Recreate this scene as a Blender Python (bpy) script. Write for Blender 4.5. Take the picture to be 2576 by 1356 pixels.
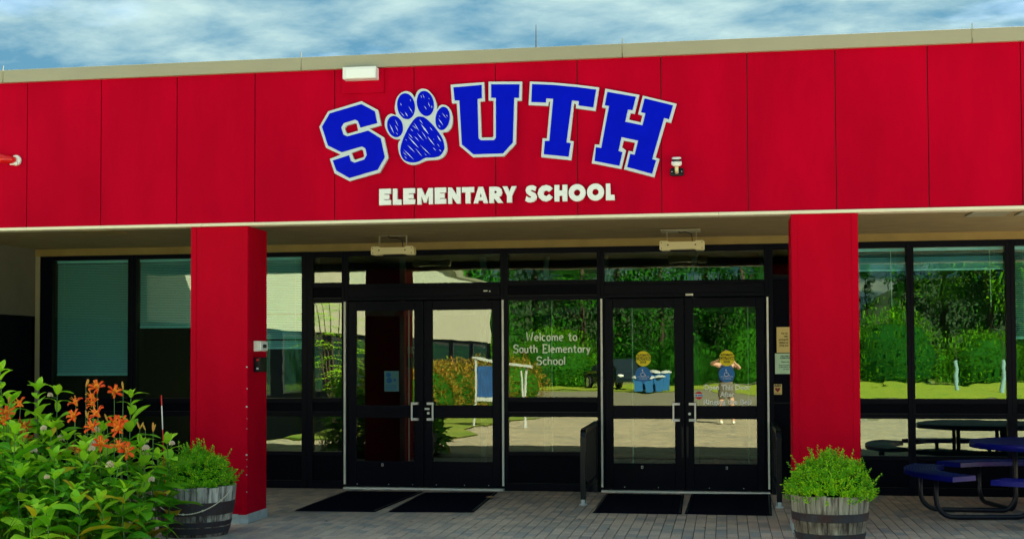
import bpy, math, random
from mathutils import Vector, Matrix, noise
R = math.radians
rnd = random.Random(7)
for _o in list(bpy.data.objects):
    bpy.data.objects.remove(_o)
sc = bpy.context.scene
col = sc.collection

# ------------------------------------------------------------------ camera
cam = bpy.data.cameras.new('camera')
cam.sensor_width = 36.0
cam.lens = 3270.937 / 2576 * 36
cam.shift_y = 117.335 / 2576
cam.clip_start = 0.02
cam.clip_end = 1500
co = bpy.data.objects.new('camera', cam)
col.objects.link(co)
F = Vector((-0.16161421, 0.98632158, 0.03241273)).normalized()
RT = Vector((0.98681098, 0.1618267, -0.00402601)).normalized()
UP = RT.cross(F).normalized()
M = Matrix((RT, UP, -F)).transposed().to_4x4()
M.translation = Vector((0, -15.6404, 1.6))
co.matrix_world = M
sc.camera = co

# ------------------------------------------------------------------ daylight
SUN_EL, SUN_AZ = 40.0, 33.0        # azimuth from +Y (behind the school) towards +X
w = bpy.data.worlds.new('World')
sc.world = w
w.use_nodes = True
nt = w.node_tree
nt.nodes.clear()
def N(nt, t, **k):
    n = nt.nodes.new(t)
    for a, b in k.items():
        setattr(n, a, b)
    return n
wo = N(nt, 'ShaderNodeOutputWorld')
bg = N(nt, 'ShaderNodeBackground'); bg.inputs[1].default_value = 0.036
sky = N(nt, 'ShaderNodeTexSky', sky_type='NISHITA', sun_disc=False)
sky.sun_elevation = R(SUN_EL); sky.sun_rotation = R(SUN_AZ); sky.air_density = 1.3; sky.dust_density = 0.6; sky.ozone_density = 2.0
tc = N(nt, 'ShaderNodeTexCoord')
sep = N(nt, 'ShaderNodeSeparateXYZ'); nt.links.new(tc.outputs['Generated'], sep.inputs[0])
zz = N(nt, 'ShaderNodeMath', operation='ADD'); nt.links.new(sep.outputs[2], zz.inputs[0]); zz.inputs[1].default_value = 0.18
zm = N(nt, 'ShaderNodeMath', operation='MAXIMUM'); nt.links.new(zz.outputs[0], zm.inputs[0]); zm.inputs[1].default_value = 0.12
dx = N(nt, 'ShaderNodeMath', operation='DIVIDE'); nt.links.new(sep.outputs[0], dx.inputs[0]); nt.links.new(zm.outputs[0], dx.inputs[1])
dy = N(nt, 'ShaderNodeMath', operation='DIVIDE'); nt.links.new(sep.outputs[1], dy.inputs[0]); nt.links.new(zm.outputs[0], dy.inputs[1])
cmb = N(nt, 'ShaderNodeCombineXYZ'); nt.links.new(dx.outputs[0], cmb.inputs[0]); nt.links.new(dy.outputs[0], cmb.inputs[1])
n1 = N(nt, 'ShaderNodeTexNoise'); n1.inputs['Scale'].default_value = 1.5; n1.inputs['Detail'].default_value = 7; n1.inputs['Roughness'].default_value = 0.52; n1.inputs['Distortion'].default_value = 0.1
n2 = N(nt, 'ShaderNodeTexNoise'); n2.inputs['Scale'].default_value = 4.2; n2.inputs['Detail'].default_value = 9; n2.inputs['Roughness'].default_value = 0.58; n2.inputs['Distortion'].default_value = 0.15
mpv = N(nt, 'ShaderNodeMapping'); mpv.inputs['Location'].default_value = (3.2, 1.7, 0); mpv.inputs['Rotation'].default_value = (0, 0, 0.5); mpv.inputs['Scale'].default_value = (1.0, 1.25, 1)
nt.links.new(cmb.outputs[0], mpv.inputs[0])
nt.links.new(mpv.outputs[0], n1.inputs[0]); nt.links.new(mpv.outputs[0], n2.inputs[0])
r1 = N(nt, 'ShaderNodeValToRGB'); r1.color_ramp.elements[0].position = 0.26; r1.color_ramp.elements[1].position = 0.46
r1.color_ramp.elements[0].color = (0, 0, 0, 1); r1.color_ramp.elements[1].color = (1, 1, 1, 1)
nt.links.new(n1.outputs[0], r1.inputs[0])
r2 = N(nt, 'ShaderNodeValToRGB')
r2.color_ramp.elements[0].position = 0.36; r2.color_ramp.elements[1].position = 0.66
r2.color_ramp.elements[0].color = (0.60, 1.55, 2.25, 1); r2.color_ramp.elements[1].color = (2.5, 3.45, 3.4, 1)
nt.links.new(n2.outputs[0], r2.inputs[0])
mx = N(nt, 'ShaderNodeMix', data_type='RGBA'); nt.links.new(r1.outputs[0], mx.inputs[0]); nt.links.new(sky.outputs[0], mx.inputs[6]); nt.links.new(r2.outputs[0], mx.inputs[7])
nt.links.new(mx.outputs[2], bg.inputs[0]); nt.links.new(bg.outputs[0], wo.inputs[0])

sun = bpy.data.lights.new('sun', 'SUN'); sun.energy = 5.0; sun.angle = R(0.5); sun.color = (1, 0.95, 0.86)
so = bpy.data.objects.new('sun', sun); col.objects.link(so)
sd = Vector((math.sin(R(SUN_AZ)) * math.cos(R(SUN_EL)), math.cos(R(SUN_AZ)) * math.cos(R(SUN_EL)), math.sin(R(SUN_EL))))
so.rotation_euler = sd.to_track_quat('Z', 'Y').to_euler(); so.location = (0, 0, 30)
sc.view_settings.view_transform = 'Standard'; sc.view_settings.look = 'None'; sc.view_settings.gamma = 1
sc.view_settings.use_curve_mapping = False
sc.view_settings.exposure = 2.75
sc.cycles.max_bounces = 14; sc.cycles.diffuse_bounces = 7; sc.cycles.glossy_bounces = 6; sc.cycles.transparent_max_bounces = 16

# ------------------------------------------------------------------ materials
def mat(name, c, rough=0.6, metal=0.0, var=0.0, vscale=3.0, bump=0.0, bscale=60.0, spec=None, c2=None, emis=None, stretch=None, transl=0.0, coord='Object'):
    m = bpy.data.materials.new(name); m.use_nodes = True
    t = m.node_tree; b = t.nodes['Principled BSDF']
    b.inputs['Roughness'].default_value = rough; b.inputs['Metallic'].default_value = metal
    if spec is not None: b.inputs['Specular IOR Level'].default_value = spec
    b.inputs['Base Color'].default_value = (*c, 1)
    tcn = N(t, 'ShaderNodeTexCoord'); src = tcn.outputs[coord]
    if coord == 'World':
        pass
    if stretch:
        mp = N(t, 'ShaderNodeMapping'); mp.inputs['Scale'].default_value = stretch
        t.links.new(src, mp.inputs[0]); src = mp.outputs[0]
    if var or c2:
        nz = N(t, 'ShaderNodeTexNoise'); nz.inputs['Scale'].default_value = vscale; nz.inputs['Detail'].default_value = 6; nz.inputs['Roughness'].default_value = 0.6
        t.links.new(src, nz.inputs[0])
        rp = N(t, 'ShaderNodeValToRGB'); rp.color_ramp.elements[0].position = 0.32; rp.color_ramp.elements[1].position = 0.68
        a = tuple(x * (1 - var) for x in c); d = c2 if c2 else tuple(min(1, x * (1 + var)) for x in c)
        rp.color_ramp.elements[0].color = (*a, 1); rp.color_ramp.elements[1].color = (*d, 1)
        t.links.new(nz.outputs[0], rp.inputs[0]); t.links.new(rp.outputs[0], b.inputs['Base Color'])
    if bump:
        nb = N(t, 'ShaderNodeTexNoise'); nb.inputs['Scale'].default_value = bscale; nb.inputs['Detail'].default_value = 4
        t.links.new(src, nb.inputs[0])
        bp = N(t, 'ShaderNodeBump'); bp.inputs['Strength'].default_value = bump; bp.inputs['Distance'].default_value = 0.01
        t.links.new(nb.outputs[0], bp.inputs['Height']); t.links.new(bp.outputs[0], b.inputs['Normal'])
    if transl:
        ou = [n for n in t.nodes if n.type == 'OUTPUT_MATERIAL'][0]
        tr = N(t, 'ShaderNodeBsdfTranslucent'); ms = N(t, 'ShaderNodeMixShader'); ms.inputs[0].default_value = transl
        if b.inputs['Base Color'].links: t.links.new(b.inputs['Base Color'].links[0].from_socket, tr.inputs[0])
        else: tr.inputs[0].default_value = (*c, 1)
        t.links.new(b.outputs[0], ms.inputs[1]); t.links.new(tr.outputs[0], ms.inputs[2]); t.links.new(ms.outputs[0], ou.inputs[0])
    return m
def leafmat(name, c, c2, rough=0.55, transl=0.3, spec=0.22):
    """leaf colour differs from leaf to leaf (object random and a slow noise in place)"""
    m = mat(name, c, rough, transl=0, spec=spec)
    t = m.node_tree; b = t.nodes['Principled BSDF']
    g = N(t, 'ShaderNodeNewGeometry'); oi = N(t, 'ShaderNodeObjectInfo')
    ad = N(t, 'ShaderNodeMath', operation='ADD'); t.links.new(g.outputs['Random Per Island'], ad.inputs[0]); t.links.new(oi.outputs['Random'], ad.inputs[1])
    fr = N(t, 'ShaderNodeMath', operation='FRACT'); t.links.new(ad.outputs[0], fr.inputs[0])
    mxn = N(t, 'ShaderNodeMix', data_type='RGBA'); t.links.new(fr.outputs[0], mxn.inputs[0])
    mxn.inputs[6].default_value = (*c, 1); mxn.inputs[7].default_value = (*c2, 1)
    t.links.new(mxn.outputs[2], b.inputs['Base Color'])
    ou = [n for n in t.nodes if n.type == 'OUTPUT_MATERIAL'][0]
    tr = N(t, 'ShaderNodeBsdfTranslucent'); ms = N(t, 'ShaderNodeMixShader'); ms.inputs[0].default_value = transl
    t.links.new(mxn.outputs[2], tr.inputs[0]); t.links.new(b.outputs[0], ms.inputs[1]); t.links.new(tr.outputs[0], ms.inputs[2]); t.links.new(ms.outputs[0], ou.inputs[0])
    return m
def veins(m, amount=0.55, lite=(0.45, 0.62, 0.16)):
    # pale midrib and fine side veins in the leaf's own frame
    t = m.node_tree; b = t.nodes['Principled BSDF']; src = b.inputs['Base Color'].links[0].from_socket
    tcn = N(t, 'ShaderNodeTexCoord'); s_ = N(t, 'ShaderNodeSeparateXYZ'); t.links.new(tcn.outputs['Object'], s_.inputs[0])
    def mt(op, a, v, c=None):
        n = N(t, 'ShaderNodeMath', operation=op)
        t.links.new(a, n.inputs[0])
        if hasattr(v, 'links'): t.links.new(v, n.inputs[1])
        else: n.inputs[1].default_value = v
        if c is not None: n.inputs[2].default_value = c
        n.use_clamp = op in ('MULTIPLY_ADD',)
        return n.outputs[0]
    ay = mt('ABSOLUTE', s_.outputs[1], 0)
    mid = mt('MULTIPLY_ADD', ay, -55.0, 1.0)
    ph = mt('SUBTRACT', mt('MULTIPLY', s_.outputs[0], 11.0), mt('MULTIPLY', ay, 9.0))
    fr = mt('ABSOLUTE', mt('SUBTRACT', mt('FRACT', ph, 0), 0.5), 0)
    side = mt('MULTIPLY', mt('MULTIPLY_ADD', fr, -9.0, 1.0), 0.35)
    f = mt('MULTIPLY', mt('MAXIMUM', mid, side), amount)
    mxn = N(t, 'ShaderNodeMix', data_type='RGBA'); t.links.new(f, mxn.inputs[0]); t.links.new(src, mxn.inputs[6]); mxn.inputs[7].default_value = (*lite, 1)
    for l in list(src.links): t.links.new(mxn.outputs[2], l.to_socket) if l.to_node != mxn else None
    return m
def glassmat(name, refl, tint, thru, wav=0.6):
    m = bpy.data.materials.new(name); m.use_nodes = True; t = m.node_tree; t.nodes.clear()
    ou = N(t, 'ShaderNodeOutputMaterial'); gl = N(t, 'ShaderNodeBsdfGlossy'); gl.inputs['Roughness'].default_value = 0.0; gl.inputs['Color'].default_value = (*tint, 1)
    tr = N(t, 'ShaderNodeBsdfTransparent'); tr.inputs[0].default_value = (*thru, 1)
    ms = N(t, 'ShaderNodeMixShader')
    gb = N(t, 'ShaderNodeNewGeometry'); mb_ = N(t, 'ShaderNodeMath', operation='MULTIPLY_ADD'); t.links.new(gb.outputs['Backfacing'], mb_.inputs[0]); mb_.inputs[1].default_value = -refl*0.9; mb_.inputs[2].default_value = refl; t.links.new(mb_.outputs[0], ms.inputs[0])
    tcn = N(t, 'ShaderNodeNewGeometry'); nz = N(t, 'ShaderNodeTexNoise'); nz.inputs['Scale'].default_value = 2.3; nz.inputs['Detail'].default_value = 1.5
    mp = N(t, 'ShaderNodeMapping'); mp.inputs['Scale'].default_value = (0.7, 1, 1.6); t.links.new(tcn.outputs['Position'], mp.inputs[0]); t.links.new(mp.outputs[0], nz.inputs[0])
    bp = N(t, 'ShaderNodeBump'); bp.inputs['Strength'].default_value = wav; bp.inputs['Distance'].default_value = 0.0012
    t.links.new(nz.outputs[0], bp.inputs['Height']); t.links.new(bp.outputs[0], gl.inputs['Normal'])
    t.links.new(tr.outputs[0], ms.inputs[1]); t.links.new(gl.outputs[0], ms.inputs[2]); t.links.new(ms.outputs[0], ou.inputs[0])
    return m
def bricknodes(m, ca, cb, ox, bw=0.1, bl=0.2, speck=True):
    """per-paver tone from the paver's own cell, fine grain and slow stains"""
    t = m.node_tree; b = t.nodes['Principled BSDF']
    g = N(t, 'ShaderNodeNewGeometry'); s = N(t, 'ShaderNodeSeparateXYZ'); t.links.new(g.outputs['Position'], s.inputs[0])
    def mth(op, a, v=None, u=None):
        n = N(t, 'ShaderNodeMath', operation=op); t.links.new(a, n.inputs[0])
        if v is not None: n.inputs[1].default_value = v
        if u is not None: t.links.new(u, n.inputs[1])
        return n.outputs[0]
    cx = mth('FLOOR', mth('DIVIDE', s.outputs[0], bw))
    half = mth('MULTIPLY', mth('MODULO', mth('ABSOLUTE', cx), 2.0), bl / 2)
    cy = mth('FLOOR', mth('DIVIDE', mth('ADD', s.outputs[1], u=half), bl))
    cc = N(t, 'ShaderNodeCombineXYZ'); t.links.new(cx, cc.inputs[0]); t.links.new(cy, cc.inputs[1])
    wn = N(t, 'ShaderNodeTexWhiteNoise'); t.links.new(cc.outputs[0], wn.inputs[0])
    rp = N(t, 'ShaderNodeValToRGB'); rp.color_ramp.elements[0].color = (*ca, 1); rp.color_ramp.elements[1].color = (*cb, 1)
    e = rp.color_ramp.elements.new(0.5); e.color = ((ca[0] + cb[0]) / 2 * 1.08, (ca[1] + cb[1]) / 2, (ca[2] + cb[2]) / 2 * 0.93, 1)
    t.links.new(wn.outputs['Value'], rp.inputs[0])
    nz = N(t, 'ShaderNodeTexNoise'); nz.inputs['Scale'].default_value = 1.1; nz.inputs['Detail'].default_value = 8; nz.inputs['Roughness'].default_value = 0.7; t.links.new(g.outputs['Position'], nz.inputs[0])
    n3 = N(t, 'ShaderNodeTexNoise'); n3.inputs['Scale'].default_value = 90; n3.inputs['Detail'].default_value = 3; t.links.new(g.outputs['Position'], n3.inputs[0])
    ra = N(t, 'ShaderNodeValToRGB'); ra.color_ramp.elements[0].position = 0.3; ra.color_ramp.elements[1].position = 0.7
    ra.color_ramp.elements[0].color = (0.62, 0.64, 0.68, 1); ra.color_ramp.elements[1].color = (1.15, 1.12, 1.05, 1); t.links.new(nz.outputs[0], ra.inputs[0])
    rb = N(t, 'ShaderNodeValToRGB'); rb.color_ramp.elements[0].position = 0.3; rb.color_ramp.elements[1].position = 0.7
    rb.color_ramp.elements[0].color = (0.7, 0.7, 0.7, 1); rb.color_ramp.elements[1].color = (1.2, 1.2, 1.2, 1); t.links.new(n3.outputs[0], rb.inputs[0])
    m1 = N(t, 'ShaderNodeMix', data_type='RGBA', blend_type='MULTIPLY'); m1.inputs[0].default_value = 1; t.links.new(rp.outputs[0], m1.inputs[6]); t.links.new(ra.outputs[0], m1.inputs[7])
    m2 = N(t, 'ShaderNodeMix', data_type='RGBA', blend_type='MULTIPLY'); m2.inputs[0].default_value = 1; t.links.new(m1.outputs[2], m2.inputs[6]); t.links.new(rb.outputs[0], m2.inputs[7])
    t.links.new(m2.outputs[2], b.inputs['Base Color'])
    bp = N(t, 'ShaderNodeBump'); bp.inputs['Strength'].default_value = 0.35; bp.inputs['Distance'].default_value = 0.003
    t.links.new(n3.outputs[0], bp.inputs['Height']); t.links.new(bp.outputs[0], b.inputs['Normal'])

MT = {}
MT['red'] = mat('red_panel_paint', (0.47, 0.0005, 0.020), 0.6, var=0.13, vscale=1.2, bump=0.15, bscale=140, spec=0.02, stretch=(1.6,1,0.45))
MT['redcol'] = mat('red_column_paint', (0.49, 0.0005, 0.017), 0.55, var=0.09, vscale=2.2, bump=0.25, bscale=90, spec=0.03, stretch=(1.3,1.3,0.5))
MT['black'] = mat('dark_anodised_frame', (0.0010, 0.0020, 0.0095), 0.42, spec=0.10)
MT['panelblack'] = mat('dark_infill_panel', (0.0008, 0.0014, 0.007), 0.5, spec=0.06)
MT['coping'] = mat('tan_coping_metal', (0.36, 0.34, 0.24), 0.45, var=0.05, vscale=1.3, metal=0.0)
MT['trim'] = mat('cream_trim_paint', (0.80, 0.76, 0.58), 0.5, var=0.05, vscale=2)
MT['soffit'] = mat('tan_textured_soffit', (0.33, 0.26, 0.13), 0.9, var=0.2, vscale=7, bump=0.5, bscale=50, stretch=(0.5, 2.5, 1))
MT['band'] = mat('tan_lintel_paint', (0.32, 0.24, 0.085), 0.8, var=0.12, vscale=4)
MT['greige'] = mat('grey_wall_stucco', (0.15, 0.15, 0.12), 0.9, var=0.1, vscale=3, bump=0.3, bscale=80)
MT['creamwall'] = mat('cream_wing_wall', (0.62, 0.60, 0.50), 0.85, var=0.06, vscale=2)
MT['alu'] = mat('bright_aluminium', (0.80, 0.83, 0.80), 0.4, metal=0.0, var=0.05)
MT['satin'] = mat('satin_steel', (0.86, 0.87, 0.88), 0.3, metal=0.1)
MT['white'] = mat('white_enamel', (0.82, 0.85, 0.86), 0.45)
MT['offwhite'] = mat('off_white_box', (0.78, 0.80, 0.72), 0.5, var=0.04)
MT['letterwhite'] = mat('white_sign_face', (0.58, 0.68, 0.74), 0.4)
MT['blue'] = mat('royal_blue_sign_face', (0.0, 0.006, 0.62), 0.42, var=0.05, vscale=5, spec=0.05)
MT['cream'] = mat('cream_heater_metal', (0.78, 0.72, 0.44), 0.42, var=0.04)
MT['darkhole'] = mat('dark_screw', (0.02, 0.02, 0.02), 0.6)
MT['glass'] = glassmat('coated_window_glass', 0.155, (0.85, 1.0, 0.72), (0.78, 0.97, 0.96))
MT['glassdoor'] = glassmat('coated_door_glass', 0.14, (0.95, 1.0, 0.72), (0.75, 0.9, 0.88), 0.35)
MT['blind'] = mat('grey_green_blind', (0.50, 0.80, 0.92), 0.6)
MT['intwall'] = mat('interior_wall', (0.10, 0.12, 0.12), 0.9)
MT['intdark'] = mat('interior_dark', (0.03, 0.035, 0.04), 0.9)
MT['rubber'] = mat('black_rubber_mat', (0.004, 0.006, 0.016), 0.9, bump=0.4, bscale=160, spec=0.05)
MT['rail'] = mat('black_rail_paint', (0.002, 0.004, 0.010), 0.35, spec=0.3)
MT['tubing'] = mat('dark_navy_tube', (0.005, 0.006, 0.02), 0.35)
MT['flash'] = mat('grey_flashing', (0.45, 0.52, 0.55), 0.5, var=0.2, vscale=12)
MT['wood'] = mat('weathered_oak', (0.20, 0.17, 0.14), 0.85, var=0.0, c2=(0.42, 0.40, 0.34), vscale=9, bump=0.5, bscale=30, stretch=(3.0, 3.0, 0.35))
MT['wooddark'] = mat('wet_oak', (0.035, 0.03, 0.04), 0.7, c2=(0.20, 0.20, 0.22), vscale=9, bump=0.5, bscale=30, stretch=(3.0, 3.0, 0.3))
MT['hoop'] = mat('rusted_hoop', (0.05, 0.018, 0.018), 0.65, c2=(0.035, 0.045, 0.06), vscale=8, bump=0.4, bscale=60)
MT['soil'] = mat('dark_soil', (0.02, 0.014, 0.009), 0.95, bump=1.0, bscale=40)
MT['leaf'] = leafmat('milkweed_leaf', (0.045, 0.30, 0.005), (0.20, 0.58, 0.010))
MT['leafyoung'] = leafmat('milkweed_young_leaf', (0.28, 0.68, 0.02), (0.45, 0.78, 0.03))
MT['leafyellow'] = leafmat('yellowing_leaf', (0.78, 0.62, 0.02), (0.62, 0.42, 0.03))
veins(MT['leaf']); veins(MT['leafyoung']); veins(MT['leafyellow'], 0.3)
MT['leafmass'] = leafmat('undergrowth_leaf', (0.04, 0.24, 0.005), (0.13, 0.42, 0.01))
MT['stem'] = mat('green_stem', (0.10, 0.22, 0.05), 0.6)
MT['blade'] = leafmat('daylily_blade', (0.05, 0.17, 0.012), (0.16, 0.30, 0.03))
MT['petal'] = leafmat('orange_petal', (0.95, 0.075, 0.008), (0.95, 0.17, 0.015), 0.5, 0.25)
MT['throat'] = mat('yellow_throat', (0.95, 0.38, 0.03), 0.5)
MT['oldpetal'] = leafmat('faded_petal', (0.35, 0.04, 0.015), (0.5, 0.08, 0.03), 0.6, 0.2)
MT['budm'] = leafmat('pale_bud', (0.55, 0.42, 0.08), (0.7, 0.35, 0.08))
MT['umbel'] = mat('milkweed_floret', (0.78, 0.62, 0.50), 0.6)
MT['bush'] = leafmat('marigold_leaf', (0.08, 0.42, 0.004), (0.26, 0.66, 0.01))
MT['bushy'] = leafmat('marigold_leaf_light', (0.30, 0.70, 0.006), (0.52, 0.82, 0.012))
MT['rope'] = mat('shell_string', (0.72, 0.66, 0.52), 0.6, var=0.15, vscale=30)
MT['markred'] = mat('red_marker_paint', (0.65, 0.02, 0.02), 0.5)
MT['bluetop'] = mat('blue_coated_steel', (0.003, 0.007, 0.20), 0.3, spec=0.25)
MT['led'] = mat('red_button', (0.8, 0.01, 0.02), 0.3)
MT['tanpaper'] = mat('tan_paper', (0.75, 0.60, 0.25), 0.8)
MT['greenpaper'] = mat('pale_green_paper', (0.55, 0.80, 0.62), 0.8)
MT['paper'] = mat('pale_grey_paper', (0.30, 0.40, 0.50), 0.8)
MT['ink'] = mat('black_ink', (0.01, 0.01, 0.015), 0.8)
MT['vinyl'] = mat('white_vinyl_lettering', (0.95, 0.98, 0.95), 0.5)
MT['yellow'] = mat('yellow_sticker', (0.98, 0.80, 0.0), 0.5)
MT['stblue'] = mat('blue_sticker', (0.01, 0.19, 0.62), 0.5)
MT['stred'] = mat('red_sticker', (0.70, 0.01, 0.03), 0.5)
MT['skin'] = mat('skin', (0.62, 0.36, 0.25), 0.55)
MT['shirt'] = mat('dark_blue_top', (0.015, 0.035, 0.09), 0.8)
MT['shorts'] = mat('olive_grey_shorts', (0.13, 0.12, 0.09), 0.85)
MT['hair'] = mat('brown_hair', (0.06, 0.035, 0.02), 0.6)
MT['grass'] = mat('sunlit_lawn', (0.11, 0.20, 0.012), 0.9, c2=(0.24, 0.26, 0.03), vscale=0.6, bump=0.5, bscale=8)
MT['lawn'] = mat('bright_lawn', (0.13, 0.26, 0.006), 0.9, c2=(0.34, 0.36, 0.012), vscale=1.4, bump=0.5, bscale=8)
MT['asphalt'] = mat('pale_tarmac', (0.19, 0.18, 0.125), 0.9, var=0.12, vscale=0.4)
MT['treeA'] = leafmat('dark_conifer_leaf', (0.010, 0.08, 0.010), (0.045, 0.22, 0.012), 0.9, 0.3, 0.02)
MT['treeB'] = leafmat('green_tree_leaf', (0.05, 0.22, 0.006), (0.16, 0.40, 0.010), 0.9, 0.3, 0.02)
MT['hedgeo'] = leafmat('orange_hedge_leaf', (0.16, 0.22, 0.02), (0.50, 0.24, 0.03))
MT['bark'] = mat('bark', (0.06, 0.045, 0.03), 0.9, bump=0.8, bscale=20)
MT['carpaint'] = mat('dark_car_paint', (0.01, 0.02, 0.03), 0.15)
MT['tyre'] = mat('tyre_rubber', (0.01, 0.01, 0.01), 0.8)
MT['worn_white'] = mat('weathered_white', (0.42, 0.45, 0.46), 0.7, var=.1)
MT['binblue'] = mat('blue_bin_plastic', (0.02, 0.14, 0.40), 0.5)
MT['paver'] = mat('paver', (0.3, 0.26, 0.2), 0.85)
bricknodes(MT['paver'], (0.36, 0.35, 0.345), (0.62, 0.51, 0.43), 0)
MT['mortar'] = mat('joint_sand', (0.045, 0.04, 0.035), 0.95)

# the far paving: one sheet whose joints are drawn as fine relief
mf = MT['paverfar'] = mat('paver_far', (0.3, 0.27, 0.2), 0.85)
bricknodes(mf, (0.34, 0.31, 0.25), (0.50, 0.44, 0.32), 0)

# ------------------------------------------------------------------ mesh helpers
def nth(k): return ['leftmost','second from left','third from left','fourth from left','fifth from left','sixth from left','seventh from left','eighth from left','ninth from left','tenth from left','eleventh from left','twelfth from left','thirteenth from left','fourteenth from left','fifteenth from left','sixteenth from left','seventeenth from left'][k]
class MB:
    def __init__(s): s.v = []; s.f = []; s.mi = []; s.cur = 0; s.smooth = False
    def add(s, vs, fs):
        o = len(s.v); s.v += [tuple(p) for p in vs]; s.f += [tuple(i + o for i in f) for f in fs]; s.mi += [s.cur] * len(fs)
    def box(s, x0, y0, z0, x1, y1, z1):
        s.add([(x0,y0,z0),(x1,y0,z0),(x1,y1,z0),(x0,y1,z0),(x0,y0,z1),(x1,y0,z1),(x1,y1,z1),(x0,y1,z1)],
              [(0,3,2,1),(4,5,6,7),(0,1,5,4),(1,2,6,5),(2,3,7,6),(3,0,4,7)])
        return s
    def tube(s, path, r, n=8, cap=True):
        P = [Vector(p) for p in path]; rs = r if isinstance(r, (list, tuple)) else [r] * len(P)
        o = len(s.v); ref = None
        for i, p in enumerate(P):
            d = (P[min(i+1, len(P)-1)] - P[max(i-1, 0)])
            d = d.normalized() if d.length > 1e-9 else Vector((0,0,1))
            if ref is None:
                ref = d.orthogonal().normalized()
            a = (ref - d * ref.dot(d))
            a = a.normalized() if a.length > 1e-6 else d.orthogonal().normalized()
            ref = a; b = d.cross(a)
            for k in range(n):
                t = 2*math.pi*k/n
                s.v.append(tuple(p + (a*math.cos(t) + b*math.sin(t)) * rs[i]))
        for i in range(len(P)-1):
            for k in range(n):
                s.f.append((o+i*n+k, o+i*n+(k+1)%n, o+(i+1)*n+(k+1)%n, o+(i+1)*n+k)); s.mi.append(s.cur)
        if cap:
            s.f.append(tuple(o+k for k in range(n))[::-1]); s.f.append(tuple(o+(len(P)-1)*n+k for k in range(n))); s.mi += [s.cur]*2
        return s
    def lathe(s, prof, c=(0,0,0), n=24, axis='z', cap=True):
        o = len(s.v)
        for r, h in prof:
            for k in range(n):
                t = 2*math.pi*k/n; a, b = r*math.cos(t), r*math.sin(t)
                s.v.append({'z': (c[0]+a, c[1]+b, c[2]+h), 'y': (c[0]+a, c[1]+h, c[2]+b), 'x': (c[0]+h, c[1]+a, c[2]+b)}[axis])
        for i in range(len(prof)-1):
            for k in range(n):
                s.f.append((o+i*n+k, o+i*n+(k+1)%n, o+(i+1)*n+(k+1)%n, o+(i+1)*n+k)); s.mi.append(s.cur)
        if cap:
            s.f.append(tuple(o+k for k in range(n))[::-1]); s.f.append(tuple(o+(len(prof)-1)*n+k for k in range(n))); s.mi += [s.cur]*2
        return s
    def ell(s, c, r, n=10, m=6, rot=None):
        o = len(s.v); pts = []
        for i in range(m+1):
            ph = math.pi*i/m
            for k in range(n):
                t = 2*math.pi*k/n
                p = Vector((r[0]*math.sin(ph)*math.cos(t), r[1]*math.sin(ph)*math.sin(t), r[2]*math.cos(ph)))
                if rot: p = rot @ p
                s.v.append(tuple(Vector(c)+p))
        for i in range(m):
            for k in range(n):
                s.f.append((o+i*n+k, o+(i+1)*n+k, o+(i+1)*n+(k+1)%n, o+i*n+(k+1)%n)); s.mi.append(s.cur)
        return s
    def mesh(s, name, mats, smooth=False):
        me = bpy.data.meshes.new(name); me.from_pydata(s.v, [], s.f)
        for m in (mats if isinstance(mats, (list, tuple)) else [mats]): me.materials.append(m)
        if len(me.materials) > 1: me.polygons.foreach_set('material_index', s.mi)
        if smooth: me.polygons.foreach_set('use_smooth', [True]*len(me.polygons))
        me.update(); return me
    def build(s, name, mats, parent=None, smooth=False, bevel=0, seg=2):
        o = bpy.data.objects.new(name, s.mesh(name, mats, smooth)); col.objects.link(o)
        if parent: o.parent = parent
        if bevel:
            b = o.modifiers.new('b', 'BEVEL'); b.width = bevel; b.segments = seg; b.limit_method = 'ANGLE'; b.angle_limit = R(50)
        return o
def inst(name, me, parent=None, mw=None):
    o = bpy.data.objects.new(name, me); col.objects.link(o)
    if parent: o.parent = parent
    if mw is not None: o.matrix_local = mw
    return o
def tag(o, label=None, cat=None, group=None, kind=None):
    if label: o['label'] = label
    if cat: o['category'] = cat
    if group: o['group'] = group
    if kind: o['kind'] = kind
    return o
def thing(name, loc, label, cat, group=None, rz=0):
    o = bpy.data.objects.new(name, None); o.empty_display_size = 0.1; col.objects.link(o); o.location = loc; o.rotation_euler = (0, 0, rz)
    return tag(o, label, cat, group)
def curve_mesh(name, loops, y0, depth, m, hole_ok=True, bevel=0.0):
    """solid plate standing in the XZ plane, front face at y0, thickness depth"""
    cu = bpy.data.curves.new(name, 'CURVE'); cu.dimensions = '2D'; cu.fill_mode = 'BOTH'; cu.extrude = depth/2
    for lp in loops:
        sp = cu.splines.new('POLY'); sp.points.add(len(lp)-1)
        for i, (x, z) in enumerate(lp): sp.points[i].co = (x, z, 0, 1)
        sp.use_cyclic_u = True
    return _conv(cu, name, y0, depth, m)
def _conv(cu, name, y0, depth, m, T=None):
    tmp = bpy.data.objects.new('tmp', cu); col.objects.link(tmp)
    dg = bpy.context.evaluated_depsgraph_get(); dg.update()
    me = bpy.data.meshes.new_from_object(tmp.evaluated_get(dg)); bpy.data.objects.remove(tmp); bpy.data.curves.remove(cu)
    for v in me.vertices:
        x, y, z = v.co; v.co = (x, y0 + depth/2 - z, y)
    me.materials.clear(); me.materials.append(m); me.name = name
    return me
def plate(name, loops, y0, depth, m, parent=None):
    return inst(name, curve_mesh(name, loops, y0, depth, m), parent)
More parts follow.
